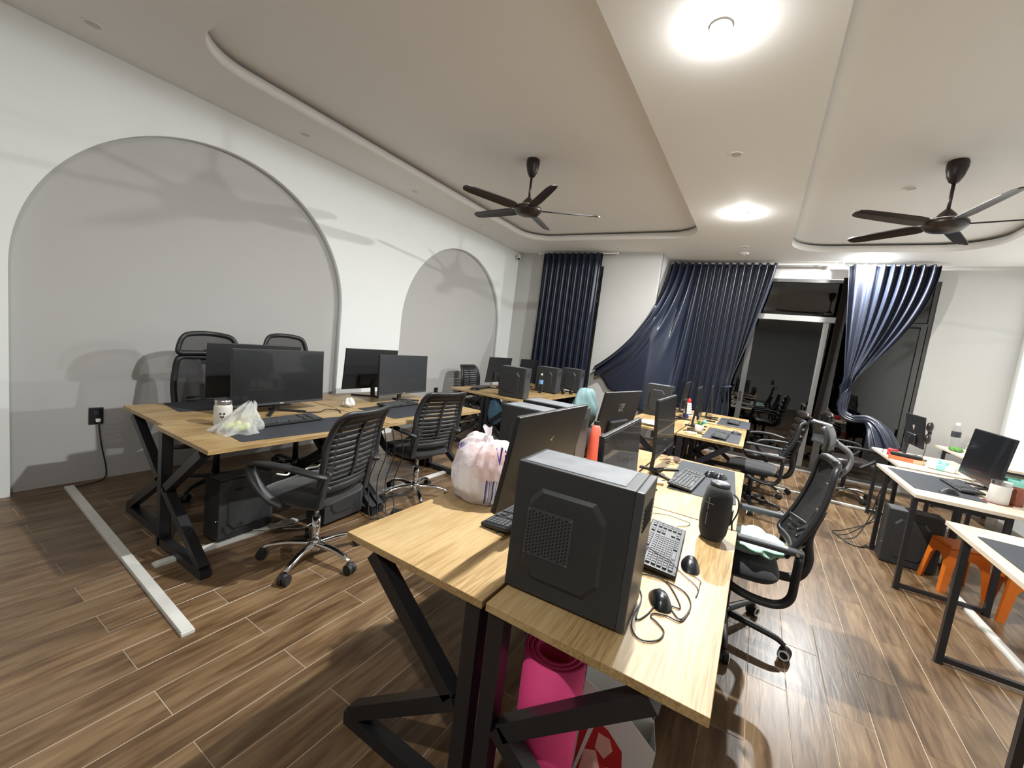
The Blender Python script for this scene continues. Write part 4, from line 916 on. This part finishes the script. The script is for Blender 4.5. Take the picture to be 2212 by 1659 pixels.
for k, (pts, lab) in enumerate(((((-2.66, 1.62, .02), (-2.60, 1.75, .01), (-2.68, 1.95, .02), (-2.58, 2.1, .01), (-2.66, 2.2, .015)), 'grey cable tangle on the raceway under the panda jar desk'), (((-2.80, 1.45, .022), (-2.70, 1.55, .03), (-2.78, 1.7, .022), (-2.66, 1.72, .02), (-2.74, 1.5, .026)), 'loose grey cable loops on the floor under the front desk'))):
    cable(lab, pts, .004, 'cable_white')
for k in range(4):
    x, y = -2.50+.05*k, 2.22+.04*k
    cable(['leftmost', 'second', 'third', 'rightmost'][k]+' of four black cables hanging between the left desks', [(x, y, .72), (x+.02, y+.03, .5), (x-.03, y+.01, .28), (x+.03, y-.03, .12), (x+.10, y-.06, .012), (x+.16, y+.05, .008)], .004)
pw = thing('power_strip', 'black power adapter on the floor by the second slatted chair', 'power adapter', (-2.30, 2.36, .001), .6); MB().box((0, 0, .025), (.12, .06, .045)).build('body', 'black_plastic', pw, bevel=.008); MB().tube(bez([(.06, 0, .02), (.14, .02, .01), (.2, .10, .008), (.3, .12, .008)], 5), .004, 6).build('lead', 'cable_black', pw, smooth=True)
cl = thing('dried_cord', 'knotted cream cord tied on the front slatted chair seat', 'cord', (-2.44, 1.50, .502)); MB().tube(bez([(0, -.08, .02), (.03, -.03, .01), (.0, .02, .02), (.06, .06, .015), (.02, .11, .02), (.1, .13, .05), (.12, .16, .09)], 6), .006, 6).build('cord', 'cable_white', cl, smooth=True)
cl.name = 'knotted_cord'
jn = blob('jeans_bag', 'dark teal bag hanging below the small arch desk', 'bag', (-2.98, 4.66, .36), (.12, .08, .21), 'blue_jeans', .15, 6)
hk = MB().tube(bez([(0, 0, .30), (0, .02, .36), (0, 0, .355)], 4), .006, 6).build('strap', 'blue_jeans', jn, smooth=True)
# ================================================================== SMALL ARCH AND CENTRE-BACK DESKS
def waterbottle(label, loc, r=.033, h=.22, lab='bottle_label', cap='white_plastic', body='clear_plastic', grp=None):
    t = thing('water_bottle', label, 'bottle', loc); MB().lathe([(.001, 0), (r*.9, 0), (r, .01), (r, h*.42), (r*.92, h*.46), (r, h*.5), (r, h*.68), (r*.75, h*.8), (r*.38, h*.9), (r*.38, h*.96), (.001, h*.96)], 20).build('body', body, t, smooth=True)
    MB().lathe([(r*1.005, h*.48), (r*1.02, h*.5), (r*1.02, h*.66), (r*1.005, h*.68)], 20).build('label', lab, t); MB().lathe([(.001, h*.93), (r*.45, h*.93), (r*.45, h*1.02), (.001, h*1.02)], 14).build('cap', cap, t)
waterbottle('small water bottle between two upright cases', (-2.86, 5.72, .7505), .035, .30)
waterbottle('water bottle with white cap on the right wall desk', (2.26, 7.45, .7905), .045, .34, 'mousepad')
rb = thing('sauce_bottle', 'striped white and blue bottle with red cap before the curtain', 'bottle', (-.75, 6.02, .7505), 0)
MB().lathe([(.001, 0), (.05, 0), (.055, .01), (.055, .05), (.052, .055)], 24).build('base', 'blue_print', rb)
for k in range(5): MB().lathe([(.045-.004*k, .055+.03*k), (.054-.004*k, .062+.03*k), (.054-.004*k, .076+.03*k), (.043-.004*k, .084+.03*k)], 24).build('rib', 'paper_white', rb)
MB().lathe([(.001, .205), (.024, .205), (.024, .24), (.012, .265), (.001, .265)], 18).build('cap', 'red_print', rb)
pl = thing('potted_plant', 'small green plant in a white pot on the desk', 'potted plant', (-.475, 4.97, .7505))
MB().lathe([(.001, 0), (.032, 0), (.045, .02), (.048, .06), (.042, .082), (.038, .082), (.036, .075), (.001, .075)], 24).build('pot', 'white_plastic', pl, smooth=True)
rg = random.Random(4)
for k in range(26):
    a = rg.uniform(0, 2*pi); el = rg.uniform(.3, 1.4); L_ = rg.uniform(.04, .075); b = Vector((.012*cos(a), .012*sin(a), .074)); d = Vector((cos(a)*cos(el), sin(a)*cos(el), sin(el))); s_ = Vector((-sin(a), cos(a), 0))*.008
    MB().add([b, b+d*L_*.5+s_, b+d*L_, b+d*L_*.5-s_, b+d*L_*.5+Vector((0, 0, .003))], [(0, 1, 4), (1, 2, 4), (2, 3, 4), (3, 0, 4)]).build('leaf', 'green_leaf', pl)
tag(MB().sph((-.50, 5.74, .7755), .025, 16, 10).build('ball', 'sky_blue', None, smooth=True), 'small sky-blue ball behind the potted plant', 'ball')
ph = thing('phone', 'black phone lying behind the potted plant', 'phone', (-.47, 6.02, .7555), .2); MB().box((0, 0, .005), (.15, .075, .009)).build('body', 'black_plastic', ph, bevel=.003); MB().box((0, 0, .0099), (.142, .068, .001)).build('screen', 'screen', ph)
co = thing('coaster', 'round wooden coaster with folded tissue by the plant', 'coaster', (-.53, 4.75, .7505)); MB().lathe([(.001, 0), (.055, 0), (.056, .004), (.055, .009), (.001, .009)], 28).build('disc', 'cardboard', co); MB().box((.02, .01, .0145), (.08, .05, .009)).build('tissue', 'paper_white', co, bevel=.003)
cable('dark cable tangle left of the potted plant', [(-.62, 4.86, .755), (-.56, 4.92, .76), (-.60, 5.02, .757), (-.53, 5.05, .765), (-.55, 4.93, .757), (-.47, 4.86, .755), (-.41, 4.82, .755)], .006)
cable('thin cable on the farthest desk by the glass', [(-.55, 6.2, .759), (-.40, 6.45, .759), (-.25, 6.52, .759), (-.1, 6.5, .759)], .004)
sh = blob('paper_heap', 'crumpled silver papers left of the edge-on monitor', 'papers', (-.95, 4.80, .7505), (.16, .12, .028), 'paper_white', .35, 9)
pb2 = thing('cardboard_box', 'small tan box behind the monitor stands', 'box', (-.66, 5.93, .7505), .2); MB().box((0, 0, .025), (.12, .10, .05)).build('carton', 'cardboard', pb2, bevel=.002); MB().box((0, 0, .0505), (.02, .10, .001)).build('tape', 'paper_white', pb2)
hp2 = thing('headset', 'grey headset lying before the upright case under the curtain', 'headset', (-2.60, 6.18, .7505), 1.2)
MB().tube(bez([(-.09, 0, .02), (-.08, .04, .05), (0, .07, .06), (.08, .04, .05), (.09, 0, .02)], 6), .014, 8).build('headband', 'grey_plastic', hp2, smooth=True)
for s in (-1, 1): MB().sph((s*.09, 0, .04), (.03, .045, .04), 12, 8).build('ear_cup', 'black_leather', hp2, smooth=True)
# ================================================================== RIGHT DESKS
ti = thing('tissue_packet', 'mint and white tissue packet on the pale desk', 'tissue packet', (1.66, 5.62, .7455), radians(-25))
MB().box((0, 0, .028), (.20, .11, .055)).build('pack', 'paper_white', ti, bevel=.012); MB().box((0, 0, .029), (.08, .113, .056)).build('band', 'mint', ti, bevel=.012); MB().grid(lambda u, v: (-.03+.07*u, .02*sin(7*u)+.02*(v-.5), .055+.045*v*(1-.4*u)), 8, 4).build('tissue', 'mint', ti, smooth=True, thick=.002)
jj = thing('jar', 'white jar with steel lid on the pale desk', 'jar', (1.625, 4.40, .7505)); MB().lathe([(.001, 0), (.05, 0), (.055, .008), (.055, .125), (.048, .138), (.001, .138)], 32).build('body', 'frosted_white', jj, smooth=True); MB().lathe([(.001, .138), (.052, .138), (.052, .165), (.001, .165)], 32).build('lid', 'steel', jj)
cb = thing('coaster', 'thin wooden saucer under the white jar', 'saucer', (1.625, 4.40, .7502)); MB().lathe([(.056, 0), (.075, 0), (.076, .004), (.056, .004)], 28).build('disc', 'cup_brown', cb)
mg = thing('mug', 'brown glazed mug behind the white jar', 'mug', (1.73, 4.45, .7505)); MB().lathe([(.001, 0), (.04, 0), (.043, .01), (.043, .13), (.039, .13), (.038, .02), (.001, .02)], 24).build('body', 'cup_brown', mg, smooth=True); MB().tube(bez([(.042, -.01, .10), (.075, -.02, .09), (.075, -.02, .05), (.042, -.01, .035)], 5), .006, 8).build('handle', 'cup_brown', mg, smooth=True)
tg = thing('plastic_tub', 'teal translucent tub behind the white jar', 'tub', (1.79, 4.62, .7505), .3); MB().lathe([(.001, 0), (.06, 0), (.075, .15), (.078, .17), (.072, .17), (.058, .02), (.001, .02)], 28).build('body', 'mint', tg, smooth=True)
ob = thing('carton', 'copper-orange carton with a black case on top', 'box', (1.44, 5.82, .7455), radians(-18)); MB().box((0, 0, .02), (.26, .13, .04)).build('body', 'copper_box', ob, bevel=.002); MB().box((.10, -.002, .02), (.07, .134, .038)).build('label_patch', 'cardboard', ob)
oc = thing('pencil_case', 'black case lying on the copper-orange carton', 'case', (1.44, 5.82, .786), radians(-16)); MB().box((0, 0, .018), (.25, .10, .034)).build('body', 'black_fabric', oc, bevel=.012); MB().box((0, 0, .0355), (.22, .006, .003)).build('zip', 'steel', oc)
blob('snack_bag', 'crumpled red and dark snack bag under the shield monitor', 'packet', (1.385, 6.06, .7455), (.05, .05, .045), 'red_print', .3, 21)
cable('black cables trailing over the pale desk corner', [(1.33, 6.2, .749), (1.36, 6.3, .775), (1.40, 6.36, .77), (1.44, 6.45, .749)], .004)
hs = thing('headset', 'black headset hung on the shield-badge monitor', 'headset', (1.60, 5.94, 1.04), radians(-12))
MB().tube(bez([(0, -.01, .09), (.012, .07, .10), (.016, .13, .03), (.012, .07, -.04), (0, -.01, -.04)], 6), .010, 8, flat=(1, 1.6)).build('headband', 'black_plastic', hs, smooth=True)
MB().tube(bez([(0, -.03, -.08), (.0, -.05, -.16), (-.01, -.02, -.25), (-.03, .03, -.29)], 6), .003, 6).build('wire', 'cable_black', hs, smooth=True)
for z in (.09, -.04): MB().sph((0, -.025, z), (.03, .045, .055), 14, 8).build('ear_cup', 'black_leather', hs, smooth=True)
gj = thing('storage_jar', 'gold wire-topped jar on the right wall desk', 'jar', (2.40, 6.95, .7905)); MB().lathe([(.001, 0), (.06, 0), (.065, .02), (.065, .20), (.05, .24), (.001, .24)], 24).build('body', 'gold', gj, smooth=True)
for k in range(3): MB().tube([(.03*cos(q*pi/6)+.02*(k-1), .02*sin(q*pi/6), .265+.02*sin(q*pi/6+k)) for q in range(13)], .006, 6).build('wire_loop', 'black_metal', gj, smooth=True)
gl = thing('glass_jar', 'clear glass jar next to the gold one', 'jar', (2.32, 7.10, .7905)); MB().lathe([(.001, 0), (.05, 0), (.055, .01), (.055, .12), (.03, .16), (.02, .16), (.02, .155), (.045, .11), (.045, .015), (.001, .012)], 24).build('body', 'clear_plastic', gl, smooth=True); MB().sph((0, 0, .19), .02, 10, 8).build('stopper', 'clear_plastic', gl, smooth=True)
blob('cloth', 'dark green cloth lying by the glass jar', 'cloth', (2.24, 7.28, .7905), (.06, .11, .03), 'green_leaf', .2, 14)
def stool(label, loc, rz, sc=1.0):
    t = thing('plastic_stool', label, 'stool', loc, rz, 'orange plastic stools'); h = .36*sc
    MB().box((0, 0, h-.012), (.24, .24, .022)).build('seat', 'orange_plastic', t, bevel=.01)
    for k in range(4):
        # one side of the stool: two splayed legs joined by an arched apron
        a, b = .115, .145; n = 12; pts = [(-b, 0), (-a, h-.024), (a, h-.024), (b, 0), (b-.04, 0)]+[(.082*cos(pi*i/n), h*.52+.085*sin(pi*i/n)) for i in range(n+1)]+[(-b+.04, 0)]
        m = MB(); R = Matrix.Rotation(k*pi/2, 3, 'Z'); N = len(pts)
        def pt(p, o): f = p[1]/h; return R @ Vector((p[0], -(b+(a-b)*f)+o, p[1]))
        m.add([pt(p, 0) for p in pts]+[pt(p, .008) for p in pts], [tuple(range(N)), tuple(range(N, 2*N))]+[(i, (i+1) % N, N+(i+1) % N, N+i) for i in range(N)]); m.build('leg_panel', 'orange_plastic', t)
stool('orange plastic stool under the pale desk beside the case', (1.53, 4.50, 0), radians(12)); stool('orange plastic stool right of the other one, under the pale desk', (1.80, 4.22, 0), radians(-6))
for k in range(3):
    x = 1.06+.03*k; cable(['leftmost', 'middle', 'rightmost'][k]+' black cable hanging at the pale desk leg', [(1.16+.02*k, 5.05, .70), (1.13, 5.1, .45), (1.10+.03*k, 5.08, .25), (1.02-.04*k, 5.0+.05*k, .06), (.92-.03*k, 4.95+.08*k, .008), (1.0, 4.86, .008), (1.10, 4.92+.03*k, .01)], .005)
